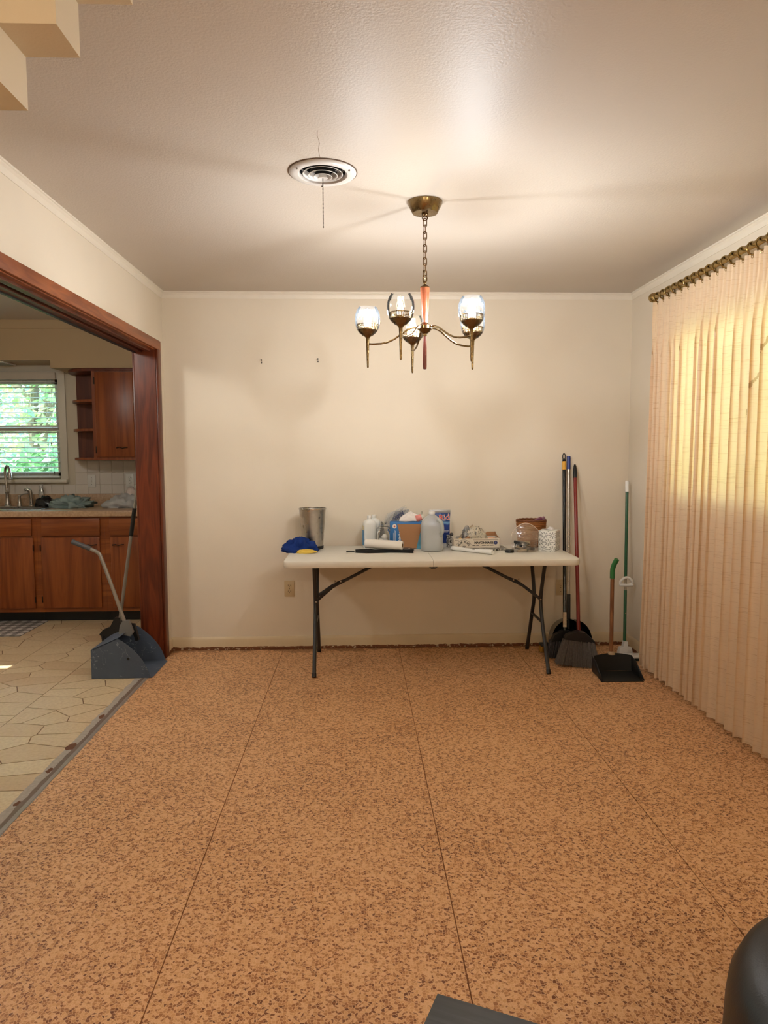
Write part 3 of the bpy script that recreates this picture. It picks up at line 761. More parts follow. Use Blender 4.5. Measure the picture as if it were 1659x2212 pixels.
b.bb(KL, SX0, 5.895, KB, .89, .94, .008).bb(SX1, XK, 5.895, KB, .89, .94, .008).bb(SX0-.01, SX1+.01, 5.895, SY0, .89, .94, .008).bb(SX0-.01, SX1+.01, SY1, KB, .89, .94, .008)
b.bb(KL, XK, KB-.022, KB, .93, 1.044, .006)
tag(b.build('countertop', M_FORM), 'speckled tan laminate kitchen countertop with a low back lip', 'countertop')
sk = thing('kitchen_sink', 'stainless steel sink set into the kitchen counter', 'sink', (0, 0, 0))
b = B(); 
b.bb(SX0-.03, SX1+.045, SY0-.03, SY0+.012, .9395, .946, .003).bb(SX0-.03, SX1+.045, SY1-.012, SY1+.11, .9395, .946, .003).bb(SX0-.03, SX0+.012, SY0, SY1, .9395, .946, .003).bb(SX1-.012, SX1+.045, SY0, SY1, .9395, .946, .003)
b.build('rim', M_CHROME, sk)
b = B(); b.bb(SX0, SX1, SY0, SY1, .742, .746).bb(SX0, SX0+.004, SY0, SY1, .745, .94).bb(SX1-.004, SX1, SY0, SY1, .745, .94).bb(SX0, SX1, SY0, SY0+.004, .745, .94).bb(SX0, SX1, SY1-.004, SY1, .745, .94)
b.build('basin', M_STEEL, sk)
fa = thing('kitchen_faucet', 'tall gooseneck steel faucet behind the kitchen sink', 'faucet', (-3.135, 6.43, .946))
B().lathe([(0, 0), (.03, 0), (.03, .006), (.022, .012), (.016, .05), (.0135, .11), (.017, .118), (.017, .126), (.011, .13), (0, .13)], 24).build('base', M_STEEL, fa)
B().tube([(0, 0, .12), (-.008, 0, .25), (-.010, -.003, .30), (0, -.01, .335), (.022, -.03, .357), (.045, -.05, .35), (.06, -.065, .32), (.066, -.072, .275), (.068, -.074, .25)], [.011]*6+[.012, .014, .014], 14).build('spout', M_STEEL, fa)
B().lathe([(0, 0), (.016, 0), (.017, -.006), (.0, -.007)], 16, (.068, -.074, .252)).build('nozzle', M_STEEL, fa)
lv = thing('faucet_lever', 'low steel faucet lever beside the gooseneck', 'faucet lever', (-3.03, 6.43, .946))
B().lathe([(0, 0), (.022, 0), (.022, .006), (.014, .03), (.010, .075), (.014, .085), (.012, .095), (0, .097)], 20).build('base', M_STEEL, lv)
B().tube([(0, 0, .09), (.04, 0, .104), (.075, 0, .108)], [.006, .0055, .007], 10).build('lever', M_STEEL, lv)
sp = thing('side_sprayer', 'curved steel side sprayer at the right end of the sink', 'sprayer', (-2.925, 6.43, .946))
B().lathe([(0, 0), (.024, 0), (.024, .005), (.016, .012), (.016, .05), (0, .05)], 20).build('holder', M_STEEL, sp)
B().tube([(0, 0, .04), (-.004, 0, .10), (-.008, -.005, .135), (-.03, -.012, .15), (-.05, -.018, .138)], [.014, .017, .018, .014, .011], 14).build('spray_head', M_STEEL, sp)
M_CLEARB = clear('clear_bottle', (.96, .97, .97), .25, .05, .16, (.9, .92, .92))
bt = thing('dish_soap_bottle', 'small clear bottle with amber soap and a white cap behind the sink', 'bottle', (-2.845, 6.455, .946))
B().lathe([(0, 0), (.024, 0), (.026, .006), (.026, .10), (.022, .13), (.012, .15), (.011, .165)], 24, sq=(1, .7)).build('body', M_CLEARB, bt)
B().lathe([(0, .003), (.022, .003), (.0235, .03), (0, .031)], 24, sq=(1, .7)).build('soap', P('amber_soap', lin(190, 120, 40), .2), bt)
B().lathe([(0, .16), (.013, .16), (.013, .178), (.018, .18), (.018, .188), (0, .19)], 18).build('cap', M_WHITEP, bt)
M_BAGBLK = P('black_bag_film', lin(16, 16, 18), .25, var=.3, bump=.5, bs=40)
tag(B().crumple((-2.775, 6.36, .9465), (.085, .055, .088), 4, .25, 2.2).build('black_bag', M_BAGBLK, sharp=3), 'crumpled black plastic bag on the counter beside the sink', 'bag')
M_TEAL = cloth('teal_towel_cloth', lin(168, 182, 178), lin(122, 140, 138), 160)
tag(B().crumple((-2.50, 6.27, .941), (.15, .10, .082), 9, .75, 2.0, 48).build('dish_towel', M_TEAL, sharp=3), 'crumpled grey-green towel lying on the kitchen counter', 'towel')
M_FILMW = clear('white_bag_film', (.98, .98, .98), .2, .25, .75, lin(244, 242, 240), .6, 25, tl_=.3)
tag(B().crumple((-2.02, 6.26, .941), (.18, .12, .10), 2, .5, 2.4, 44).build('plastic_bag', M_FILMW, sharp=3), 'translucent white plastic bag on the counter near the doorway', 'plastic bag')
tag(B().crumple((-2.0, 6.30, 1.045), (.05, .045, .07), 6, .2, 2.2, 24).build('paper_bundle', P('pinkish_paper', lin(232, 214, 206), .7, var=.08, vs=30), sharp=3), 'pinkish white bundle poking out of the plastic bag on the counter', 'paper bundle')

# upper cabinet with an open corner shelf
uc = thing('upper_cabinet', 'brown wooden wall cabinet with an open rounded end shelf', 'cabinet', (0, 0, 0))
cx0, cx1 = -2.282, XK-.001
B().bb(cx0, cx1, yu+.02, KB-.0045, 1.352, 2.137).build('body', M_CABD, uc)
b = B(); b.bb(cx0, -2.236, yu, yu+.02, 1.352, 2.12).bb(-1.94, cx1, yu, yu+.02, 1.352, 2.12).bb(cx0, cx1, yu+.001, yu+.019, 1.352, 1.392).bb(cx0, cx1, yu+.001, yu+.019, 2.09, 2.12)
b.build('face_frame', M_CAB, uc)
ud = B().bb(-2.25, -1.928, yu-.019, yu-.001, 1.379, 2.102, .004).build('door', M_CAB, uc)
for z in (1.44, 2.03): B().bb(-2.258, -2.249, yu-.022, yu-.004, z-.03, z+.03, .001).build('hinge', P('bronze', (0, 0, 0)), ud)
pull(ud, -2.035, 1.458, yu-.019)
B().bb(-2.535, cx0, KB-.0105, KB-.0045, 1.352, 2.137).build('back_panel', M_CABD, uc)
def qshelf(name, z0, z1, rx, ry_, mat):
    c = (cx0, KB-.0045)
    pts = [c]+[(c[0]-rx*math.sin(a), c[1]-ry_*math.cos(a)) for a in [PI/2*k/14 for k in range(15)]]
    return B().prism(pts, z0, z1, 'z').build(name, mat, uc, sharp=.5)
for z in (1.353, 1.603, 1.853): 
    s = qshelf('shelf', z, z+.02, .265, .32, M_CAB)
    B().bb(cx0-.268, cx0-.262, KB-.05, KB-.006, z+.001, z+.019).build('edge_tip', M_WHPLATE, s)
qshelf('top_board', 2.112, 2.136, .29, .335, M_CABD)
B().bb(cx0, cx1, yu-.012, yu+.02, 2.112, 2.136, .002).build('top_board', M_CABD, uc)

# window blind
bl = thing('window_blind', 'white horizontal slat blind hanging open in the kitchen window', 'blind', (0, 0, 0))
M_SLAT = P('slat_white', lin(238, 240, 238), .35, var=.02, bump=0)
bx0, bx1, by = KX0+.006, KX1-.004, KB-.012
B().bb(bx0, bx1, by-.03, by+.022, 2.078, 2.132, .003).build('headrail', P('valance', lin(196, 184, 168), .5, var=.03), bl)
B().bb(bx0, bx1, by-.036, by-.030, 2.07, 2.138, .002).build('valance', P('valance', (0, 0, 0)), bl)
pts = [(-.025, -.0005), (-.012, .0022), (0, .003), (.012, .0022), (.025, -.0005), (.025, -.002), (.012, .0007), (0, .0015), (-.012, .0007), (-.025, -.002)]
slat = B().prism(pts, bx0, bx1, 'x').mesh('slat', M_SLAT)
nsl = 19
for k in range(nsl): inst('slat', slat, bl, T(0, by, 2.045-.0445*k)@RX(math.radians(12)))
B().bb(bx0, bx1, by-.025, by+.025, 1.192, 1.208, .003).build('bottom_rail', M_SLAT, bl)
for x in (bx0+.07, bx0+.42, bx1-.30, bx1-.09):
    B().tube([(x, by-.027, 2.08), (x, by-.027, 1.2)], .0011, 5).tube([(x, by+.027, 2.08), (x, by+.027, 1.2)], .0011, 5).build('ladder_cord', M_SLAT, bl)
for x, z in ((bx1-.055, 1.51), (bx1-.04, 1.25)):
    c = B().tube([(x, by-.034, 2.08), (x, by-.034, z)], .001, 5).build('pull_cord', M_SLAT, bl)
    B().lathe([(0, 0), (.005, 0), (.006, -.012), (.003, -.03), (0, -.03)], 10, (x, by-.034, z)).build('tassel', P('tassel', lin(110, 104, 92), .5), c)
# recessed light panel in the soffit underside
lp = thing('soffit_light', 'flat unlit light panel under the kitchen soffit above the window', 'light panel', (-3.22, 6.39, 2.203))
B().bb(-.18, .18, -.11, .11, -.012, 0, .002).build('frame', M_TRIM, lp)
B().bb(-.165, .165, -.095, .095, -.0135, -.011).build('lens', P('lens', lin(120, 126, 112), .3), lp)
# kitchen ceiling globe (lights the kitchen)
def globe(loc, label, watts, col, em):
    t = thing('ceiling_light', label, 'ceiling light', loc)
    B().lathe([(0, 0), (.11, 0), (.11, -.02), (.09, -.03), (0, -.03)], 28).build('base', M_BRASS, t)
    g = B().lathe([(.085, -.028), (.125, -.06), (.135, -.10), (.115, -.145), (.06, -.175), (0, -.182)], 32).build('globe', emis('globe_glow', col, em), t)
    ld = D.lights.new('globe_light', 'POINT'); ld.energy = watts; ld.color = col; ld.shadow_soft_size = .12
    lo = D.objects.new('globe_light', ld); COL.objects.link(lo); lo.parent = t; lo.location = (0, 0, -.25)
globe((-2.2, 3.5, ZC+.02), 'round glass ceiling light in the kitchen', KITCHEN_W, (.98, .98, .92), 3.0)
globe((-.5, -1.1, ZC), 'round glass ceiling light at the left of the living room', LIVING_W, (1.0, .86, .66), 3.0)
globe((1.1, -1.1, ZC), 'round glass ceiling light added at the right of the living room for softer light', LIVING_W, (1.0, .86, .66), 3.0)  # unseen extra globe, added beside the other to soften its shadows
# plaid mat
def m_plaid():
    g = N('plaid_weave'); ps = g.n('SeparateXYZ', {'Vector': g.n('NewGeometry').outputs['Position']})
    def stripe(s, f, w): return g.m('LESS_THAN', g.m('FRACT', g.m('MULTIPLY', s, f)), w)
    a = g.m('ADD', stripe(ps.outputs['X'], 12, .5), stripe(ps.outputs['Y'], 12, .5))
    c = g.ramp(g.m('MULTIPLY', a, .5), [(0.0, lin(120, 112, 106)), (.5, lin(150, 140, 132)), (1.0, lin(206, 196, 184))])
    return g.end(g.princ(c, .9, 0, g.bump(g.noise(g.co(), 300, 2), .5, .002), .1))
tag(B().bb(-3.6, -2.625, 5.478, 5.985, 0, .008, .003).build('floor_mat', m_plaid()), 'grey and white plaid mat in front of the kitchen cabinets', 'mat')
# ------------------------------------------------------------------ folding table
TX0, TX1, TY0, TY1, TZ = -.462, 1.367, 4.265, 4.985, .751
ft = thing('folding_table', 'white plastic folding table with charcoal steel legs against the back wall', 'table', ((TX0+TX1)/2, (TY0+TY1)/2, 0))
tm = B(T(-(TX0+TX1)/2, -(TY0+TY1)/2, 0)).m
xm_ = (TX0+TX1)/2
def halftop(x0, x1, side):
    b = B(tm); R_ = .05; n = 6; out = []
    def arc(cx, cy_, a0):
        return [(cx+R_*math.cos(a0+PI/2*k/n), cy_+R_*math.sin(a0+PI/2*k/n)) for k in range(n+1)]
    if side < 0: out = [(x1, TY0), (x1, TY1)]+arc(x0+R_, TY1-R_, PI/2)+arc(x0+R_, TY0+R_, PI)
    else: out = [(x0, TY1), (x0, TY0)]+arc(x1-R_, TY0+R_, -PI/2)+arc(x1-R_, TY1-R_, 0)
    cxm, cym = (x0+x1)/2, (TY0+TY1)/2
    rings = []
    for ins, z in ((.004, TZ-.042), (0, TZ-.034), (0, TZ-.008), (.002, TZ-.003), (.007, TZ)):
        ring = []
        for (px, py) in out:
            dx = ins if side < 0 else -ins
            qx = px
            if side < 0 and px < x1-1e-6: qx = px+ins*min(1, abs(px-x1)/.1)
            if side > 0 and px > x0+1e-6: qx = px-ins*min(1, abs(px-x0)/.1)
            qy = py+(ins if py < cym else -ins)
            ring.append(b.bm.verts.new(b.m@Vector((qx, qy, z))))
        rings.append(ring)
    for a, c in zip(rings, rings[1:]):
        for j in range(len(a)): b.bm.faces.new((a[j], a[(j+1) % len(a)], c[(j+1) % len(a)], c[j]))
    b.bm.faces.new(rings[0][::-1]); b.bm.faces.new(rings[-1])
    # moulded rim that steps down under the ends
    return b.build('tabletop_half', M_TABLE, ft, sharp=.9)
halftop(TX0, xm_-.0012, -1); halftop(xm_+.0012, TX1, 1)
for yy in (TY0+.03, TY1-.03): B(tm).prism([(xm_-.03, TZ-.042), (xm_+.03, TZ-.042), (xm_+.012, TZ-.054), (xm_-.012, TZ-.054)], yy-.02, yy+.02, 'y').build('hinge', M_LEGS, ft)
B(tm).bb(TX0+.1, TX1-.1, TY0+.06, TY0+.08, TZ-.05, TZ-.036).bb(TX0+.1, TX1-.1, TY1-.08, TY1-.06, TZ-.05, TZ-.036).build('side_rail', M_LEGS, ft)
def smooth(pts, n=6):
    P_ = [Vector(p) for p in pts]; P_ = [P_[0]*2-P_[1]]+P_+[P_[-1]*2-P_[-2]]; out = []
    for i in range(1, len(P_)-2):
        for k in range(n):
            t = k/n; a, b_, c, d = P_[i-1], P_[i], P_[i+1], P_[i+2]
            out.append(.5*((2*b_)+(c-a)*t+(2*a-5*b_+4*c-d)*t*t+(3*b_-a-3*c+d)*t**3))
    out.append(P_[-2]); return out
for X, s in ((-.288, -1), (1.198, 1)):
    fr = smooth([(X, 4.475, .715), (X, 4.565, .50), (X, 4.578, .40), (X, 4.53, .29), (X, 4.362, .012)])
    bk = smooth([(X, 4.865, .715), (X, 4.775, .50), (X, 4.762, .40), (X, 4.81, .29), (X, 4.935, .012)])
    for pts in (fr, bk):
        o = B(tm).tube(pts, .0125, 12).build('leg', M_LEGS, ft)
        e = pts[-1]; d = (pts[-2]-pts[-1]).normalized()
        B(tm).tube([e-d*.012, e+d*.014], .0145, 12).build('foot_cap', M_BLACK, o)
    B(tm).tube([(X, 4.535, .292), (X, 4.805, .292)], .009, 10).build('crossbar', M_LEGS, ft)
    B(tm).tube([(X, 4.40, .708), (X, 4.94, .708)], .0125, 10).build('crossbar', M_LEGS, ft)
    # folding brace: flat bar from the middle, forked to both legs
    xi = X+.47*(-s); ym_ = 4.67
    B(tm).tube([(xi, ym_, .703), (X-s*.20, ym_, .563), (X-s*.14, ym_, .537)], [.0105, .0105, .014], 10).build('brace', M_LEGS, ft)
    for e in ((X, 4.575, .435), (X, 4.765, .435)):
        B(tm).tube([(X-s*.16, ym_, .545), (X-s*.11, ym_+(e[1]-ym_)*.35, .52), e], .0085, 8, flat=(1.2, .7)).build('brace_fork', M_LEGS, ft)
    B(tm).tube([(X-s*(.125+.004*math.cos(a)), ym_+.022*math.cos(a), .535+.024*math.sin(a)) for a in [2*PI*k/20 for k in range(20)]], .0022, 6, True).build('lock_ring', M_CHROME, ft)
    for q in ((X-s*.165, ym_-.012, .552), (X-s*.005, 4.56, .438)):
        B(tm).lathe([(0, .004), (.004, .003), (.005, 0)], 10, q, RX(PI/2)).build('rivet', M_CHROME, ft)

# ------------------------------------------------------------------ things on the table
Z = TZ
bn = thing('waste_bin', 'tapered brushed steel waste bin at the left end of the table', 'waste bin', (-.318, 4.86, Z))
B().lathe([(0, .004), (.070, .004), (.0705, .02), (.0905, .268), (.0925, .272), (.0925, .277), (.0895, .277), (.0885, .268), (.068, .022), (0, .018)], 48).build('body', M_STEEL, bn)
B().lathe([(0, 0), (.0715, 0), (.0735, .004), (.0735, .018), (.071, .021), (0, .021)], 40).build('base_ring', M_BLACK, bn)
B().lathe([(.0895, .270), (.0945, .270), (.0955, .274), (.0945, .279), (.0895, .279), (.0885, .274), (.0895, .270)], 48).build('rim', M_CHROME, bn)
M_BLUEC = cloth('blue_microfibre', lin(36, 66, 142), lin(20, 40, 96), 300)
M_YELC = cloth('yellow_microfibre', lin(238, 208, 104), lin(216, 178, 72), 300)
def rag(name, c, d, seed, mat, label, cat, amp=.35, corners=()):
    b = B().crumple(c, d, seed, amp, 1.9, 44)
    for (px, py, pz) in corners:            # drawn-out cloth corners
        for v in b.bm.verts:
            q = Vector((px, py, pz)); dd = (v.co-q).length
            if dd < .09: v.co = v.co.lerp(q, (1-dd/.09)**1.5)
    return tag(b.build(name, mat, sharp=3), label, cat)
rag('blue_cloth', (-.392, 4.70, Z), (.105, .075, .082), 3, M_BLUEC, 'crumpled royal blue cleaning cloth in front of the steel bin', 'cloth', .42, ((-.522, 4.72, Z+.035), (-.262, 4.66, Z+.012), (-.31, 4.74, Z+.075)))
rag('yellow_cloth', (-.345, 4.625, Z), (.068, .03, .026), 8, M_YELC, 'small yellow cloth tucked under the blue cloth', 'cloth', .25, ((-.27, 4.60, Z+.012),))

M_PET = P('milky_plastic', lin(232, 232, 228), .32, var=.03)
def bottle(x, y, label):
    t = thing('alcohol_bottle', label, 'bottle', (x, y, Z))
    w, d = .045, .033
    def rr(r, z, wx=1.0): return r, z
    b = B(); rings = []
    prof_ = [(.90, 0), (1, .006), (1, .165), (.97, .175), (.80, .186), (.52, .195), (.36, .199), (.34, .206)]
    for k, z in prof_:
        ring = []
        for j in range(28):
            a = 2*PI*j/28; ca, sa = math.cos(a), math.sin(a); p_ = 4 if k > .6 else 2
            rr_ = 1/((abs(ca)**p_+abs(sa)**p_)**(1/p_))
            kk = k if k > .6 else k
            ring.append(b.bm.verts.new((w*kk*ca*rr_, (d*kk if k > .6 else w*kk)*sa*rr_, z)))
        rings.append(ring)
    for a, c in zip(rings, rings[1:]):
        for j in range(28): b.bm.faces.new((a[j], a[(j+1) % 28], c[(j+1) % 28], c[j]))
    b.bm.faces.new(rings[0][::-1]); b.bm.faces.new(rings[-1])
    b.build('body', M_PET, t)
    B().lathe([(0, .203), (.0155, .203), (.0165, .206), (.0165, .220), (.0155, .223), (0, .223)], 24).build('cap', M_WHITEP, t)
    B().bb(-.0462, -.0448, -.026, .028, .02, .125).build('label', P('blue_label', lin(70, 140, 190), .4), t)
    B().bb(-.0464, -.0448, -.026, .028, .126, .155).build('label', P('cream_label', lin(226, 214, 176), .4, var=.25, vs=90), t)
    return t
t1 = bottle(.073, 4.86, 'white alcohol bottle in front, left of the glass jar'); t1.rotation_euler.z = .18
t2 = bottle(.104, 4.935, 'white alcohol bottle standing behind the other one'); t2.rotation_euler.z = .1

jr = thing('glass_jar', 'clear glass jar of cotton balls with a clear lid beside the alcohol bottles', 'jar', (.168, 4.80, Z))
M_JAR = clear('jar_glass', (.95, .97, .96), .3, .03, .07, (.9, .93, .92))
B().lathe([(0, .001), (.040, .001), (.046, .008), (.047, .10), (.044, .118), (.036, .128), (.036, .134), (.038, .138)], 36).build('body', M_JAR, jr)
B().lathe([(.043, .138), (.045, .140), (.045, .146), (.038, .150), (.030, .154), (.016, .158), (.013, .166), (.020, .176), (.017, .188), (0, .19)], 30).build('lid', M_JAR, jr)
cot = cloth('cotton', lin(240, 238, 234), lin(222, 218, 212), 200)
for k, (a, r, z) in enumerate([(0, .022, .02), (2.1, .022, .02), (4.2, .022, .022), (1, .02, .052), (3.1, .021, .056), (5.2, .02, .05), (.4, .006, .082)]):
    B().crumple((r*math.cos(a), r*math.sin(a), z), (.02, .02, .018), k+1, .15, 2, 14, False, False).build('cotton_ball', cot, jr, sharp=3)

bx = thing('trash_bag_box', 'blue box of kitchen bags with a brown cardboard flap hanging down its front', 'box', (.2, 4.79, Z))
M_BOXB = P('box_blue', lin(38, 112, 178), .4, var=.15, vs=9)
B().bb(.012, .232, .0, .06, 0, .186, .001).build('box_body', M_BOXB, bx)
b = B(); fm = lambda x, z: T(x, -.0006, z)@RX(PI/2)
text_bm(b, 'tall kitchen', .026, fm(.077, .075)@RZ(PI/2), bold=.0006)
b.bb(.048, .0515, -.001, 0, .03, .125).bb(.040, .0425, -.001, 0, .045, .13).bb(.034, .036, -.001, 0, .05, .11)
b.build('lettering', M_WHITEP, bx)
B().lathe([(0, .0010), (.0145, .0010), (.0145, 0)], 24, (.042, 0, .155), RX(PI/2)).build('emblem', P('emblem_cream', lin(236, 226, 214), .5), bx)
B().lathe([(0, .0016), (.006, .0016), (.006, .001)], 16, (.042, 0, .155), RX(PI/2)).build('emblem_mark', P('emblem_red', lin(190, 60, 50), .5), bx)
M_CARD = P('brown_card', lin(172, 124, 84), .75, var=.08, vs=8, bump=.2)
B().prism([(.101, .004), (.190, .004), (.211, .09), (.231, .170), (.060, .170), (.080, .09)], -.007, -.004, 'y').build('flap', M_CARD, bx, sharp=.3)
B().bb(.075, .216, -.0078, -.0068, .0895, .0905).build('crease', P('card_dark', lin(128, 86, 54), .8), bx)
B().prism([(.186, .001), (.231, .001), (.231, .13), (.212, .10)], -.0025, -.0005, 'y').build('printed_panel', P('box_teal', lin(92, 168, 200), .4, var=.4, vs=30), bx)
M_TISS = P('white_tissue', lin(238, 230, 224), .75, var=.05, vs=25, bump=.4, bs=60)
rag('tissue_bundle', (.345, 4.815, Z+.1865), (.068, .026, .052), 12, M_TISS, 'crumpled white paper bundle lying on top of the blue box', 'paper', .4, ((.275, 4.81, Z+.19), (.365, 4.815, Z+.258)))
pk = thing('pink_cap_tube', 'small pink cap lying on top of the blue box', 'cap', (.408, 4.805, Z+.209))
B().lathe([(0, -.02), (.0215, -.02), (.0225, -.016), (.0215, .016), (.0205, .02), (.0165, .02), (.0165, .004), (0, .004)], 28, (0, 0, .001), RY(PI/2)@RX(0)@RY(-.35)).build('cap_body', P('pink_plastic', lin(228, 140, 132), .4), pk)
def m_speck(name, a, b_, s, th=.58):
    g = N(name); c = g.mix(g.m('GREATER_THAN', g.noise(g.co(), s, 3, .6), th), a, b_)
    return g.end(g.princ(c, .6, 0, g.bump(g.noise(g.co(), 50, 2), .4, .004)))
rag('printed_paper', (.42, 4.91, Z), (.06, .022, .22), 21, m_speck('green_print', lin(226, 222, 204), lin(112, 118, 80), 110), 'paper with green speckled print bunched behind the pink cap', 'paper', .3)
M_CRINK = clear('crinkled_film', (.96, .97, .99), .25, .15, .25, lin(214, 220, 230), .8, 60)
def film(name, pts, label, cat, mat, seed, nz=.012, group=None):
    """a sheet of film stretched over four corners, buckled"""
    a, b_, c, d = [Vector(p) for p in pts]; off = Vector((seed*2.3, seed*1.1, 0))
    nrm = (b_-a).cross(d-a).normalized()
    def f(u, v):
        p = a.lerp(b_, u).lerp(d.lerp(c, u), v)
        return p+nrm*(nz*(1-abs(mnoise.noise(Vector((u*3.1, v*3.3, 0))+off))*3)+nz*.6*mnoise.noise(Vector((u*9, v*9, 0))+off))
    o = B().sheet(f, 26, 26).build(name, mat, sharp=.35, recalc=False)
    return tag(o, label, cat) if label else o
pf = thing('plastic_packaging', 'crinkled clear plastic bag with dark blue print sticking up behind the jar', 'plastic bag', (.235, 4.895, Z+.1))
q = lambda x, z, dy=0: (x-.235, dy, z-Z-.1)
for k, (pp, m_) in enumerate([([q(.16, .895), q(.235, .89), q(.325, 1.045), q(.215, .985)], M_CRINK), ([q(.165, .90, .03), q(.30, .925, .03), q(.335, 1.03, .03), q(.20, .985, .03)], M_CRINK), ([q(.215, .92, -.01), q(.33, .935, .02), q(.35, 1.01, .03), q(.25, 1.0, .0)], clear('crinkled_blue', (.80, .86, .95), .4, .1, .3, lin(110, 132, 176), 1.0, 60))]):
    o = film('film_sheet', pp, None, None, m_, k+2, .016); o.parent = pf
text_bm(B(), 'VIEW', .034, T(.042, -.022, .118)@RZ(0)@RX(PI/2)@RZ(.62), bold=.0008).build('print', P('print_navy', lin(34, 44, 84), .5), pf)
B().crumple((-.075, -.02, -.1), (.02, .02, .16), 2, .3).build('dark_wrapper', P('dark_wrapper', lin(40, 32, 30), .4), pf, sharp=3)

# water jug
jg = thing('water_jug', 'translucent gallon water jug in the middle of the table', 'jug', (.487, 4.70, Z))
M_JUG = clear('jug_plastic', (.97, .985, .985), .15, .3, .55, lin(250, 252, 252), tl_=.3)
def jugring(w, d, z, p_=3.2, n=40): return [(w*math.cos(a)/((abs(math.cos(a))**p_+abs(math.sin(a))**p_)**(1/p_)), d*math.sin(a)/((abs(math.cos(a))**p_+abs(math.sin(a))**p_)**(1/p_)), z) for a in [2*PI*k/n for k in range(n)]]
def ringmesh(b, rings):
    R_ = [[b.bm.verts.new(v) for v in r] for r in rings]
    for a, c in zip(R_, R_[1:]):
        for j in range(len(a)): b.bm.faces.new((a[j], a[(j+1) % len(a)], c[(j+1) % len(a)], c[j]))
    b.bm.faces.new(R_[0][::-1]); b.bm.faces.new(R_[-1])
prof_ = [(.062, 0), (.071, .006), (.0735, .016), (.0735, .10), (.0725, .108), (.0735, .116), (.0735, .165), (.070, .185), (.060, .205), (.045, .222), (.030, .234), (.0215, .238), (.0205, .246)]
b = B(); ringmesh(b, [jugring(w, w*.98, z, 3.4 if z < .17 else 3.4-1.4*min(1, (z-.17)/.06)) for w, z in prof_]); b.build('body', M_JUG, jg)
b = B(); ringmesh(b, [jugring(w*.97, w*.95, z, 3.4) for w, z in [(.060, .003), (.070, .01), (.0725, .02), (.0725, .17)]])
b.build('water', clear('water', (.97, .985, .985), .1, .03, .08, lin(226, 236, 238)), jg)
B().lathe([(0, .243), (.0205, .243), (.0215, .246), (.0215, .258), (.020, .261), (0, .261)], 28).build('cap', M_WHITEP, jg)
B().tube(smooth([(.030, -.058, .215), (.055, -.066, .195), (.063, -.066, .15), (.058, -.062, .118), (.045, -.066, .112)]), .0125, 12).build('handle', clear('jug_handle', (.9, .94, .94), .3, .25, .62, lin(236, 240, 240)), jg)

# moisture absorber pouch
po = thing('pouch', 'blue stand-up pouch with red lettering behind the water jug', 'pouch', (.56, 4.88, Z))
def pf_(u, v):
    x = (u-.5)*(.150-.02*math.sin(PI*v)*.5-.018*(v < .05)); th_ = .028*math.sin(PI*u)*(1-v)**.6
    return x, th_, v*.245
def pouch_b(lo, hi, d):
    b = B(); b.sheet(lambda u, v: (lambda q: (q[0], -q[1]-d, q[2]))(pf_(u, lo+(hi-lo)*v)), 18, 14)
    return b
def m_pouch():
    g = N('pouch_print'); z = g.n('SeparateXYZ', {'Vector': g.n('TexCoord').outputs['Object']}).outputs['Z']
    w = g.m('ADD', z, g.m('MULTIPLY', g.noise(g.co(), 12, 2), .06))
    c = g.ramp(g.m('MULTIPLY', w, 4.0), [(0.0, lin(206, 206, 204)), (.24, lin(206, 206, 204)), (.25, lin(26, 50, 112)), (.74, lin(24, 60, 140)), (.80, lin(120, 170, 216)), (.88, lin(34, 84, 170)), (1.0, lin(26, 56, 120))])
    return g.end(g.princ(c, .3, 0, g.bump(g.noise(g.co(), 22, 3), .5, .01)))
b = pouch_b(0, 1, 0); b.sheet(lambda u, v: (lambda q: (q[0], q[1], q[2]))(pf_(u, v)), 18, 14); b.build('body', m_pouch(), po, sharp=3, recalc=False)
B().bb(-.075, .075, -.002, .002, .236, .258, .001).build('seal', P('foil', lin(170, 172, 178), .3, .6), po)
b = B(); text_bm(b, 'Rid', .058, T(.03, -.022, .205)@RX(PI/2-.1)@RZ(.12), bold=.002, extrude=.001); b.build('brand_outline', M_WHITEP, po)
b = B(); text_bm(b, 'Rid', .058, T(.03, -.0235, .205)@RX(PI/2-.1)@RZ(.12), bold=.0, extrude=.0012); b.build('brand_lettering', P('print_red', lin(206, 34, 40), .4), po)
B().bb(.015, .06, -.024, -.0225, .112, .115).bb(.02, .055, -.0255, -.024, .104, .1065).build('small_print', M_WHITEP, po)

# mayonnaise tray box
mb = thing('mayonnaise_box', 'low white cardboard tray printed MAYONNAISE holding odds and ends', 'box', (.79, 4.78, Z+.012), .02)
M_WCARD = P('white_card', lin(228, 216, 198), .7, var=.04, vs=10)
hw, hd, hh = .158, .075, .066
B().bb(-hw, hw, -hd, -hd+.003, 0, hh).bb(-hw, -hw+.003, -hd, hd, 0, hh).bb(hw-.003, hw, -hd, hd, 0, hh).bb(-hw, hw, hd-.003, hd, 0, hh).bb(-hw, hw, -hd, hd, 0, .003).build('tray', M_WCARD, mb)
B().prism([(-hd, hh), (hd, hh), (hd, hh+.03), (hd*.3, hh+.012)], hw-.004, hw-.002, 'x').prism([(hw, hh), (hw-.09, hh), (hw-.06, hh+.028), (hw, hh+.028)], hd-.003, hd-.001, 'y').build('end_flap', M_CARD, mb)
ink = P('print_ink', lin(38, 34, 36), .6)
fm = lambda x, z: T(x, -hd-.0006, z)@RX(PI/2)
b = B(); text_bm(b, 'MAYONNAISE', .0205, fm(.048, .036), bold=.0008)
for s_, x0, st in (('BLUE PLATE', -.088, 1),):
    n = len(s_); 
    for i, chx in enumerate(s_):
        if chx == ' ': continue
        a = math.radians(62-124*i/(n-1)); r = .040
        text_bm(b, chx, .0175, fm(x0-r*math.sin(a)*1.0, .003+r*math.cos(a)*.95)@RZ(a*.85), bold=.0006)
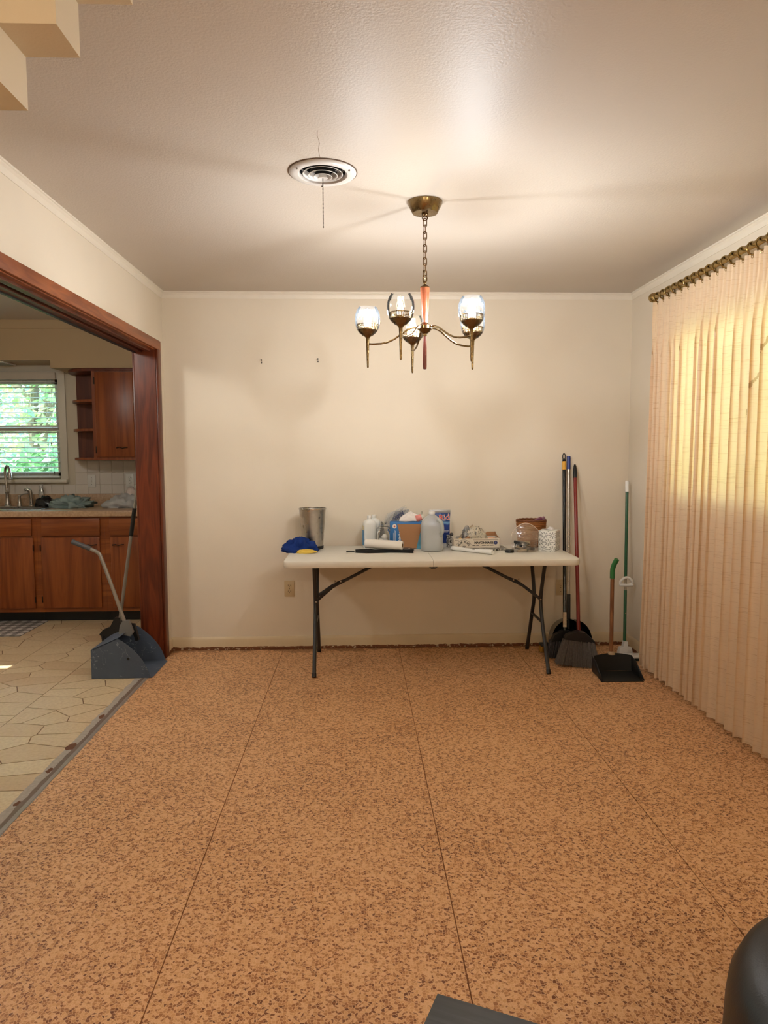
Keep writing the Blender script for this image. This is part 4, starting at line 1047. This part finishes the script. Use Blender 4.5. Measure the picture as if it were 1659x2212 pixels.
text_bm(b, 'Since', .008, fm(-.088, .022)); text_bm(b, '1927', .0125, fm(-.088, .010), bold=.0005)
[b.bb(x_, x_+w_, -hd-.0008, -hd, .0165, .0195) for x_, w_ in ((-.03, .022), (-.004, .02), (.034, .028), (.065, .02), (.088, .026))]
b.build('lettering', ink, mb)
B().bb(-.025, .145, -hd-.0008, -hd, .0535, .056).bb(-.15, -.122, -hd-.0008, -hd, .0535, .056).build('printed_line', P('line_print', lin(120, 92, 80), .6), mb)
b = B(); pts = [( -.088+.054*math.sin(a), .003+.054*math.cos(a)) for a in [math.radians(-66+132*k/20) for k in range(21)]]+[(-.088+.0522*math.sin(a), .003+.0522*math.cos(a)) for a in [math.radians(66-132*k/20) for k in range(21)]]
for k in range(20):
    b.prism([pts[k], pts[k+1], pts[40-k], pts[41-k]], -hd-.0008, -hd, 'y')
b.build('printed_arc', ink, mb)
em = B().lathe([(0, .001), (.0125, .001), (.0125, 0)], 28, (.128, -hd, .036), RX(PI/2)).build('emblem', P('emblem_navy', lin(52, 60, 110), .5), mb)
text_bm(B(), 'B', .015, fm(.128, .036)@T(0, 0, .0008)).build('emblem_letter', P('emblem_light', lin(150, 156, 190), .5), em)
# contents of the tray
yb_ = thing('yellow_capped_bottle', 'bottle lying in the tray with its round yellow cap facing out', 'bottle', (.683, 4.76, Z+.062))
B().lathe([(0, .05), (.0175, .05), (.0185, .046), (.0185, .034), (.0170, .032), (0, .032)], 24, (0, 0, 0), RX(PI/2)).build('cap', P('yellow_plastic', lin(240, 186, 30), .35), yb_)
B().lathe([(0, .034), (.013, .034), (.020, .02), (.021, -.06), (0, -.062)], 24, (0, 0, 0), RX(PI/2)).build('body', M_CLEARB, yb_)
rag('newsprint_bundle', (.80, 4.80, Z+.03), (.078, .05, .105), 14, m_speck('newsprint', lin(206, 196, 176), lin(104, 100, 96), 80, .56), 'bunched paper with grey print filling the middle of the tray', 'paper', .25)
rag('grey_wrapper', (.745, 4.815, Z+.05), (.04, .04, .09), 17, M_CRINK, 'crinkled grey plastic wrapper left of the bunched paper', 'wrapper', .3)
for k, (x, y, a) in enumerate([(.712, 4.755, .6), (.722, 4.775, .5)]):
    o = B(T(x, y, Z+.062)@RY(-a)).bb(-.038, .038, -.02, .02, -.003, .003, .001).build('card_strip', M_CARD)
    tag(o, ('front' if k == 0 else 'rear')+' one of two brown card strips leaning in the tray', 'card strip')
tag(B(T(.735, 4.83, Z+.112)@RY(-.72)).bb(-.065, .065, -.001, .001, -.006, .006).build('clear_flap', P('kraft_flap', lin(190, 168, 140), .5)), 'long thin strip slanting up out of the tray', 'strip')
for k, (x, y, s) in enumerate([(.895, 4.765, .022), (.918, 4.775, .02), (.907, 4.79, .018)]):
    o = B(T(x, y, Z+.062)).lathe([(0, -.4*s), (.7*s, -.3*s), (s, 0), (.8*s, .35*s), (.35*s, .62*s), (0, .7*s)], 16, rot=RX(.4*k)@RY(.5-.4*k)).build('seashell', P('shell_pink', lin(214, 160, 130), .45, var=.3, vs=60))
    tag(o, ['leftmost', 'rightmost', 'rear'][k]+' pinkish seashell at the right end of the tray', 'seashell')
sb = thing('spiral_notebook', 'small black and white patterned spiral pad standing at the left end of the tray', 'notebook', (.622, 4.83, Z), .25)
B().bb(-.006, .006, -.05, .05, 0, .085, .001).build('cover', m_speck('zebra', lin(220, 216, 208), lin(40, 36, 36), 90, .5), sb)
B().lathe([(0, 0), (.010, .0), (.013, .012), (.008, .024), (0, .026)], 14, (0, -.04, .084)).build('knob', P('pattern_knob', lin(60, 56, 54), .4, var=.6, vs=200), sb)
tag(B(T(.84, 4.735, Z)@RZ(.03)).bb(-.155, .155, -.085, .085, 0, .0115, .002).build('composition_book', m_speck('marble_cover', lin(190, 184, 170), lin(48, 44, 40), 120, .52)), 'black and white speckled composition book under the mayonnaise tray', 'notebook')
wd = thing('massage_wand', 'curved white plastic wand lying in front of the mayonnaise tray', 'wand', (.62, 4.60, Z))
wp = smooth([(0, .10, .016), (.055, .045, .015), (.11, -.01, .014), (.15, -.05, .0145), (.20, -.10, .018), (.232, -.14, .018)])
B().tube(wp, [.0155*(.75 if i in (0, len(wp)-1) else 1)*(1-.30*math.sin(PI*i/(len(wp)-1))+.16*(i/(len(wp)-1))) for i in range(len(wp))], 16).build('body', P('glossy_white', lin(240, 238, 234), .15, var=.02), wd)
B().bb(.118, .135, -.043, -.029, .024, .029, .002).build('button', P('button_dark', lin(50, 36, 40), .4), wd)
kn = thing('bottle_lid', 'round black cap between the tray and the zip bag', 'cap', (.985, 4.57, Z))
B().lathe([(0, 0), (.026, 0), (.029, .003), (.029, .014), (.026, .019), (.012, .0215), (0, .022)], 30).build('cap_body', M_BLACK, kn)
# zip bag with hardware
zb = thing('zip_bag', 'clear zip-top plastic bag of dark hardware standing by the basket', 'plastic bag', (1.09, 4.60, Z))
M_ZIP = clear('zip_film', (.99, .985, .98), .15, .15, .15, lin(236, 222, 208), .3, 30)
def zf(sgn):
    def f(u, v):
        w0, w1 = .082, .092; x = (u-.5)*2*(w0+(w1-w0)*v)
        top = .185-.055*(2*u-1)**2*(1 if u > .5 else 1.2)
        puff = math.sin(PI*u)*(1-v)**.7*.045
        return (x+.012*(v-.3), sgn*puff+.018*v+.006*mnoise.noise(Vector((u*5, v*4, sgn*3))), .002+v*top)
    return f
b = B(); b.sheet(zf(-1), 22, 18); b.sheet(zf(1), 22, 18); b.build('bag_film', M_ZIP, zb, sharp=3, recalc=False)
b = B(); b.tube([Vector(zf(-1)(u/22, 1)) for u in range(23)], .0022, 6); b.build('zip_edge', P('zip_edge', lin(226, 204, 186), .4), zb)
r = random.Random(4)
for k in range(14):
    m_ = P('hardware_dark', lin(46, 48, 52), .35, .4) if k % 4 else P('hardware_tan', lin(168, 148, 116), .6)
    B(T(r.uniform(-.038, .042), r.uniform(-.012, .012), .011+.0085*(k//2))@RZ(r.uniform(-.5, .5))@RY(r.uniform(-.25, .25))).box((0, 0, 0), (r.uniform(.06, .10), .022, .016), None, .002).build('hardware_piece', m_, zb)
# basket
bk = thing('wicker_basket', 'round brown wicker basket behind the zip bag and tissue box', 'basket', (1.20, 4.875, Z))
M_WICK = P('wicker', lin(158, 98, 46), .6, var=.4, vs=70, bump=.6, bs=180)
b = B(); nr = 15
for k in range(nr):
    z = .006+.0118*k; R_ = .082+.015*(z/.17); pts = []
    for i in range(72):
        a = 2*PI*i/72; rr_ = R_+.0028*math.sin(a*18+PI*(k % 2)); pts.append((rr_*math.cos(a), rr_*math.sin(a)*.95, z))
    b.tube(pts, .0066, 6, True)
b.build('weave', M_WICK, bk)
b = B()
for k in range(36):
    a = 2*PI*k/36; b.tube([(.082*math.cos(a), .082*.95*math.sin(a), .004), (.0965*math.cos(a), .0965*.95*math.sin(a), .18)], .0032, 6)
b.build('stakes', M_WICK, bk)
b = B(); pts = [(.099*math.cos(a), .094*math.sin(a), .182+.0015*math.sin(a*20)) for a in [2*PI*i/72 for i in range(72)]]; b.tube(pts, .0072, 8, True); b.build('rim', P('wicker_dark', lin(112, 62, 30), .6, var=.3, vs=60), bk)
B().lathe([(0, .004), (.08, .004), (.08, .008), (0, .008)], 30, sq=(1, .95)).build('bottom', M_WICK, bk)
for k, (x, z, a, c) in enumerate([(.03, .168, .5, lin(120, 60, 88)), (.055, .172, .42, lin(146, 110, 124)), (-.01, .15, .25, lin(104, 54, 70))]):
    o = B(T(1.20+x, 4.875-.01+.02*k, Z+z)@RY(-a)@RX(.2)).bb(-.05, .05, -.012, .012, -.018, .018, .003).build('packet', P('packet_%d' % k, c, .4))
    tag(o, ['purple packet standing in the wicker basket', 'mauve-grey packet at the right rim of the wicker basket', 'dark plum packet lying lower in the wicker basket'][k], 'packet')
# tissue box
tb = thing('tissue_box', 'cube tissue box with black leaf print at the right end of the table', 'tissue box', (1.267, 4.655, Z), -.50)
def m_leafprint():
    g = N('leaf_print'); ps = g.n('SeparateXYZ', {'Vector': g.n('TexCoord').outputs['Object']})
    def cell(u, v):
        row = g.m('FLOOR', v); u2 = g.m('ADD', u, g.m('MULTIPLY', g.m('MODULO', g.m('ABSOLUTE', row), 2.0), .5))
        x = g.m('SUBTRACT', g.m('FRACT', u2), .5); y = g.m('SUBTRACT', g.m('FRACT', v), .5)
        r_ = g.m('SQRT', g.m('ADD', g.m('MULTIPLY', x, x), g.m('MULTIPLY', y, y))); th_ = g.m('ARCTAN2', y, x)
        spoke = g.m('GREATER_THAN', g.m('COSINE', g.m('MULTIPLY', th_, 8.0)), .1)
        seg = g.m('GREATER_THAN', g.m('SINE', g.m('MULTIPLY', r_, 44.0)), -.35)
        rng = g.m('MULTIPLY', g.m('GREATER_THAN', r_, .10), g.m('LESS_THAN', r_, .47))
        return g.m('MULTIPLY', g.m('MULTIPLY', spoke, seg), rng)
    u = g.m('MULTIPLY', g.m('ADD', ps.outputs['X'], g.m('ADD', ps.outputs['Y'], 1.0)), 1/.056); v = g.m('MULTIPLY', g.m('ADD', ps.outputs['Z'], .010), 1/.047)
    c = g.mix(cell(u, v), lin(236, 234, 228), lin(46, 52, 54))
    return g.end(g.princ(c, .5))
s_ = .0575
B().bb(-s_, s_, -s_, s_, 0, .137, .0012).build('box_body', m_leafprint(), tb)
B().lathe([(0, .1374), (.034, .1374), (.034, .137)], 28, sq=(1, .75)).build('opening', M_BLACK, tb)
B().crumple((.012, .0, .1376), (.02, .012, .016), 5, .7, 2.6, 28).build('tissue', M_TISS, tb, sharp=3)
# paper roll, black pouch under it, pen
pr = thing('paper_roll', 'roll of white paper with a brown core lying at the front of the table', 'paper roll', (.165, 4.66, Z+.048))
ra = T(0, 0, 0)@RZ(-.27)@RY(PI/2+.03)
B(ra).lathe([(.0145, -.126), (.0285, -.126), (.0295, -.124), (.0295, .124), (.0285, .126), (.0145, .126), (.0145, -.126)], 40).build('paper', P('roll_paper', lin(238, 230, 220), .8, var=.02, bump=.15, bs=200), pr)
B(ra).lathe([(.0125, -.1262), (.0146, -.1262), (.0146, .1262), (.0125, .1262), (.0125, -.1262)], 32).build('core', P('core_card', lin(120, 88, 56), .9), pr)
def blk(u, v):
    x = -.19+.38*u; y = (v-.5)*(.10+.03*math.sin(u*7)); z = .004+.012*max(0, math.sin(PI*v))*(1+.6*mnoise.noise(Vector((u*6, v*4, 3))))
    return (x, y-.10*(u-.5)*.35, z)
gp = thing('black_pouch', 'flat black fabric pouch under the paper roll', 'pouch', (.165, 4.645, Z))
b = B(); b.sheet(blk, 40, 14); b.sheet(lambda u, v: (blk(u, v)[0], blk(u, v)[1], .001), 40, 2); b.build('fabric', cloth('black_cloth', lin(40, 38, 38), lin(22, 21, 22), 300), gp, sharp=3)
B().lathe([(.0, 0), (.05, 0), (.056, .010), (.05, .02), (.036, .0225), (0, .0225)], 30, (.145, .02, 0), sq=(1, .8)).build('round_end', P('slate_plastic', lin(52, 56, 62), .35), gp)
B().box((.165, -.012, .0235), (.012, .008, .002), RZ(.4), .0008).build('label_tag', M_WHITEP, gp)
pn = B().tube([(-.085, 4.655, Z+.004), (-.035, 4.652, Z+.004)], .0038, 10).tube([(-.035, 4.652, Z+.004), (-.028, 4.6515, Z+.004)], [.0032, .001], 10).build('pen', M_BLACK)
tag(pn, 'short black pen lying left of the black pouch', 'pen')
# ------------------------------------------------------------------ brooms in the corner
M_BRIST = P('bristle_grey', lin(98, 90, 84), .6, var=.55, vs=110)
M_BRISTD = P('bristle_dark', lin(62, 58, 58), .6, var=.5, vs=110)
def bristles(name, parent, top, bot, w_top, w_bot, d_top, d_bot, mat, n=340, seed=1, slant=0.0, rot=0.0):
    """rows of separate tapered bristles from the block (top) to the ground (bot)"""
    r = random.Random(seed); b = B(); ca, sa = math.cos(rot), math.sin(rot)
    for i in range(n):
        u = r.uniform(-1, 1); v = r.uniform(-1, 1)
        a = Vector((u*w_top, v*d_top, 0)); c = Vector((u*w_bot+r.uniform(-.006, .006), v*d_bot+r.uniform(-.005, .005), 0))
        A_ = Vector((top[0]+a.x*ca-a.y*sa, top[1]+a.x*sa+a.y*ca, top[2]+slant*u*.4)); C_ = Vector((bot[0]+c.x*ca-c.y*sa, bot[1]+c.x*sa+c.y*ca, max(.001, bot[2]+slant*u+r.uniform(0, .008))))
        b.tube([A_, C_], [.0034, .0024], 4)
    o = b.build(name, mat, parent); o['kind'] = 'stuff'; return o
def stick(parent, name, a, c, r, mat, seg=14): return B().tube([a, c], r, seg).build(name, mat, parent)
def lerp(a, c, t): return tuple(a[i]+(c[i]-a[i])*t for i in range(3))

# black broom with yellow band
A_, C_ = (1.465, 5.018, 1.392), (1.405, 4.72, .165)
bb_ = thing('broom', 'black-handled broom with a yellow band near the top, leaning in the corner', 'broom', (0, 0, 0))
stick(bb_, 'handle', lerp(A_, C_, .035), C_, .0125, M_BLACKG)
stick(bb_, 'yellow_band', lerp(A_, C_, .045), lerp(A_, C_, .092), .0138, P('yellow_band', lin(226, 166, 54), .5))
stick(bb_, 'label_sticker', lerp(A_, C_, .885), lerp(A_, C_, .965), .0132, P('sticker', lin(206, 186, 160), .5, var=.4, vs=60))
B().tube([Vector(A_)+Vector((.010*math.cos(a), 0, -.02+.022*math.sin(a))) for a in [2*PI*k/20 for k in range(20)]], .0035, 8, True).tube([lerp(A_, C_, .03), lerp(A_, C_, .046)], .0125, 14).build('hanging_loop', M_BLACK, bb_)
B().prism([(-.10, 0), (.10, 0), (.075, .045), (.02, .075), (-.02, .075), (-.075, .045)], -.022, .022, 'y').build('block', M_BLACK, bb_).matrix_local = T(1.405, 4.72, .115)
bristles('bristles', bb_, (1.405, 4.72, .12), (1.40, 4.70, .004), .10, .125, .02, .03, M_BRISTD, 300, 2)
# silver broom/dustpan handle with blue top
A_, C_ = (1.500, 5.022, 1.374), (1.475, 4.87, .16)
bs_ = thing('dustpan_pole', 'silver pole with a blue top and black hooded dustpan behind the brooms', 'dustpan', (0, 0, 0))
stick(bs_, 'pole', lerp(A_, C_, .06), C_, .0095, M_STEEL)
stick(bs_, 'blue_cap', A_, lerp(A_, C_, .075), .0125, P('blue_plastic', lin(38, 60, 140), .4))
stick(bs_, 'socket', lerp(A_, C_, .80), C_, .013, M_BLACK)
# arched black hood of the pan
def hood(u, v):
    a = PI*(u); R_ = 1+.0*v
    x = -.148*math.cos(a); z = .245*(math.sin(a)**.62) if 0 < u < 1 else 0.0
    return (1.468+x*(1-.12*v), 4.90-.14*(1-v)+.02*math.sin(a), .006+z*(1-.1*v))
b = B(); b.sheet(hood, 36, 8)
pts = [(1.468-.148*math.cos(PI*k/30)*.88, .006+.9*.245*(math.sin(PI*k/30)**.62 if 0 < k < 30 else 0)) for k in range(31)]
b.prism(pts, 4.895, 4.902, 'y'); b.bb(1.33, 1.606, 4.765, 4.90, .002, .006)
hd_ = b.build('hood', M_BLACKG, bs_, recalc=False)
# red broom, big angled head in front
A_, C_ = (1.545, 5.02, 1.315), (1.474, 4.64, .20)
br_ = thing('broom', 'red-handled angle broom with a wide grey bristle head, in front of the others', 'broom', (0, 0, 0))
stick(br_, 'handle', lerp(A_, C_, .08), C_, .0125, P('red_handle', lin(132, 38, 28), .4, var=.08))
B().tube([A_, lerp(A_, C_, .012), lerp(A_, C_, .03), lerp(A_, C_, .05), lerp(A_, C_, .085)], [.006, .0095, .0125, .0145, .0140], 14).build('grip', M_BLACK, br_)
b = B(T(1.452, 4.60, .0)@RZ(-.10))
b.prism([(-.085, .172), (-.07, .19), (0, .215), (.05, .205), (.112, .15), (.118, .118), (.0, .150), (-.085, .162)], -.028, .028, 'y')
b.build('block', P('broom_cap', lin(20, 19, 21), .4), br_)
bristles('bristles', br_, (1.462, 4.60, .152), (1.428, 4.50, .004), .10, .145, .024, .035, M_BRIST, 520, 5, -.018, -.12)
# small yellow brush lying behind
yb2 = thing('scrub_brush', 'yellow bristle brush lying on the floor behind the table leg', 'brush', (1.315, 4.86, 0))
B().bb(-.045, .02, -.03, .03, .045, .062, .004).build('brush_block', M_BLACK, yb2)
bristles('bristles', yb2, (-.012, 0, .046), (-.012, 0, .002), .03, .034, .026, .03, P('bristle_yellow', lin(176, 128, 40), .7), 180, 6)

# long-handled black dustpan with green grip
dp = thing('long_handled_dustpan', 'black dustpan with a long wooden handle and green grip on the floor', 'dustpan', (1.62, 4.30, 0))
b = B()
pb = [(-.147, -.10), (.118, -.10), (.118, .09), (-.118, .09)]
b.prism([(-.145, -.115), (.118, -.12), (.128, .085), (-.118, .09)], .0, .004, 'z')
b.build('pan_floor', P('pan_plastic', lin(26, 27, 26), .45, var=.4, vs=40), dp)
def panback(u, v):
    x = -.118+.246*u; bulge = .02*math.sin(PI*u)
    return (x, .088+.012*v+bulge*.5, .003+v*(.098+.014*math.sin(PI*u)))
b = B(); b.sheet(panback, 16, 5); b.sheet(lambda u, v: (lambda q: (q[0], q[1]+.004, q[2]))(panback(u, v)), 16, 5)
for sx_, x0, x1 in ((-1, -.147, -.118), (1, .120, .128)):
    v = [(x0, -.118, .0), (x1, .09, .0), (x1+(-.004 if sx_ < 0 else .004), .10, .10), ]
    b.prism([(-.118, .004), (.09, .004), (.10, .10), (.02, .085)], (x0+x1)/2-.002, (x0+x1)/2+.002, 'x')
b.build('pan_walls', P('pan_plastic', (0, 0, 0)), dp, recalc=False)
B().lathe([(0, 0), (.026, 0), (.022, .01), (.014, .018), (.0, .018)], 16, (-.002, .115, .108)).build('handle_socket', P('socket_beige', lin(176, 152, 120), .6), dp)
stick(dp, 'wooden_handle', (-.002, .118, .11), (-.004, .12, .62), .0125, wood('handle_wood', lin(146, 98, 62), lin(108, 66, 38), 'z', 3, .5))
B().tube(smooth([(-.004, .12, .60), (-.004, .12, .65), (0, .115, .68), (.012, .105, .715), (.016, .10, .726)]), [.0155]*24+[.011], 14).build('green_grip', P('green_rubber', lin(44, 112, 58), .55), dp)
# green roller mop
A_, C_ = (1.902, 4.955, 1.197), (1.838, 4.765, .085)
mp = thing('sponge_mop', 'green-handled mop with white grips leaning in the room corner', 'mop', (0, 0, 0))
M_GRN = P('green_handle', lin(22, 82, 50), .3, var=.1)
stick(mp, 'upper_handle', lerp(A_, C_, .05), lerp(A_, C_, .60), .0105, M_GRN)
stick(mp, 'top_cap', A_, lerp(A_, C_, .068), .0135, M_WHITEP)
B().lathe([(0, .006), (.0085, .004), (.0125, -.004)], 14, A_).build('cap_end', M_WHITEP, mp)
stick(mp, 'lower_handle', lerp(A_, C_, .68), C_, .0105, M_GRN)
stick(mp, 'sliding_rod', lerp(A_, C_, .59), lerp(A_, C_, .70), .0085, clear('clear_rod', (.9, .9, .86), .3, .1, .4, lin(220, 206, 180)))
g0 = Vector(lerp(A_, C_, .625))
B().tube(smooth([g0+Vector((-.042, -.01, -.022)), g0+Vector((-.038, -.015, .008)), g0+Vector((0, -.015, .03)), g0+Vector((.038, -.015, .008)), g0+Vector((.042, -.01, -.022))]), .0085, 10).tube([g0+Vector((-.046, -.012, -.022)), g0+Vector((0, -.018, -.026)), g0+Vector((.046, -.012, -.022))], .0115, 12).build('pull_grip', M_WHITEP, mp)
B().lathe([(0, .012), (.004, .010), (.006, 0)], 8, lerp(A_, C_, .82), RX(PI/2)).build('sticker', P('mop_sticker', lin(190, 150, 120), .5, var=.5, vs=200), mp).data.transform(I4)
b = B(T(1.838, 4.755, 0)); b.prism([(-.012, .098), (.012, .098), (.016, .06), (.040, .055), (.052, .0), (-.052, .0), (-.040, .055), (-.018, .06)], -.02, .02, 'y'); b.build('wringer', M_WHITEP, mp)
B().bb(1.80, 1.925, 4.60, 4.70, .018, .03, .003).build('head_plate', M_WHITEP, mp)
B().bb(1.80, 1.925, 4.60, 4.70, .001, .019, .003).build('sponge', P('dark_sponge', lin(26, 38, 32), .9, bump=.6), mp)

# ------------------------------------------------------------------ doorway: lobby dustpan and broom
ld_ = thing('lobby_dustpan', 'large grey-blue upright dustpan standing in the kitchen doorway', 'dustpan', (-1.5, 4.58, 0))
def m_pan():
    g = N('scuffed_grey_plastic'); co = g.co()
    c = g.mix(g.noise(co, 7, 4), lin(86, 98, 116), lin(66, 76, 92))
    scr = g.m('LESS_THAN', g.m('ABSOLUTE', g.m('SUBTRACT', g.noise(g.co((14, 14, 14)), 1.0, 2, .5, 1.2), .5)), .006)
    c = g.mix(g.m('MULTIPLY', g.m('MULTIPLY', scr, g.m('GREATER_THAN', g.noise(co, 9, 2), .56)), .6), c, lin(170, 178, 186))
    return g.end(g.princ(c, .5, 0, g.bump(g.noise(co, 200, 2), .1, .001)))
M_PAN = m_pan()
side = [(-.18, .002), (.182, .002), (.174, .035), (.160, .072), (.140, .110), (.115, .145), (.085, .178), (.050, .210), (.015, .237), (-.018, .256), (-.177, .184)]
def panside(y0, y1): return B().prism(side, y0, y1, 'y')
panside(-.182, -.178).build('side_wall', M_PAN, ld_)
panside(.178, .182).build('side_wall', M_PAN, ld_)
B().bb(-.181, -.176, -.18, .18, .002, .183).build('back_wall', M_PAN, ld_)
B().prism([(-.18, .002), (.195, .002), (.185, .007), (-.18, .006)], -.18, .18, 'y').build('pan_floor', M_PAN, ld_)
B().prism([(-.179, .180), (-.018, .250), (-.016, .255), (-.179, .186)], -.182, .182, 'y').build('hood', M_PAN, ld_)
B().lathe([(0, .002), (.008, .002), (.008, 0)], 16, (.05, -.182, .125), RX(PI/2)).build('pivot_hole', M_BLACK, ld_)
B().prism([(-.06, .245), (.015, .225), (.03, .25), (.005, .325), (-.03, .33), (-.05, .30)], -.018, .018, 'y').build('yoke', P('grey_yoke', lin(118, 116, 112), .5), ld_)
B().prism([(.0, .30), (.03, .295), (.055, .19), (.035, .185)], .02, .05, 'y').build('latch', M_BLACK, ld_)
hp = smooth([(-.018, 0, .30), (-.09, 0, .53), (-.158, 0, .735), (-.178, 0, .772), (-.21, 0, .79), (-.24, 0, .803)])
B().tube(hp, .0115, 14).build('handle', P('grey_tube', lin(150, 142, 132), .35, .4), ld_)
B().tube([(-.225, 0, .797), (-.34, 0, .846)], .0155, 16).build('grip', P('grey_grip', lin(78, 76, 78), .6), ld_)
db = thing('broom', 'grey-handled black angle broom leaning behind the dustpan in the doorway', 'broom', (0, 0, 0))
A_, C_ = (-1.507, 4.955, 1.317), (-1.70, 5.01, .23)
stick(db, 'handle', lerp(A_, C_, .05), C_, .0115, P('grey_tube', (0, 0, 0)))
stick(db, 'top_grip', A_, lerp(A_, C_, .075), .0125, P('blue_plastic', (0, 0, 0)))
stick(db, 'sleeve', lerp(A_, C_, .265), lerp(A_, C_, .445), .0145, M_BLACK)
b = B(T(-1.715, 5.01, 0)); b.prism([(-.125, .135), (-.10, .165), (-.05, .185), (-.015, .25), (.02, .25), (.03, .17), (.09, .12), (.085, .105), (-.12, .125)], -.022, .022, 'y'); b.build('block', M_BLACK, db)
bristles('bristles', db, (-1.73, 5.01, .125), (-1.70, 5.0, .004), .10, .11, .018, .025, P('bristle_black', lin(28, 27, 28), .6), 300, 9)

# ------------------------------------------------------------------ furniture corners at the camera's feet
M_BW = wood('black_stained_wood', lin(52, 54, 58), lin(34, 35, 38), 'x', 1.2, .45)
st = thing('side_table', 'black wooden side table, only its top corner in view at the bottom', 'side table', (.133, 1.177, 0), math.radians(-24.5))
B().bb(0, .45, -.45, 0, .428, .45, .002).build('table_top', M_BW, st)
for x, y in ((.03, -.03), (.42, -.03), (.03, -.42), (.42, -.42)):
    B().bb(x-.02, x+.02, y-.02, y+.02, 0, .428, .002).build('leg', M_BW, st)
B().bb(.03, .42, -.04, -.02, .37, .428).bb(.03, .42, -.43, -.41, .37, .428).build('apron', M_BW, st)
M_LEA = P('black_leather', lin(22, 22, 24), .42, var=.2, bump=.35, bs=300)
ot = thing('leather_ottoman', 'black leather ottoman with a rounded top at the lower right corner', 'ottoman', (.99, 1.095, 0))
B().lathe([(0, .03), (.335, .03), (.345, .05), (.345, .10), (.335, .36), (.330, .40), (.315, .435), (.29, .458), (.245, .47), (.12, .475), (0, .476)], 64).build('cushion', M_LEA, ot)
B().lathe([(.3405, .195), (.3435, .20), (.3405, .205)], 64).build('seam', M_BLACK, ot)
for a in (.6, 2.2, 3.8, 5.4): B().lathe([(0, 0), (.022, 0), (.026, .035), (0, .035)], 14, (.25*math.cos(a), .25*math.sin(a), 0)).build('foot', M_BLACK, ot)
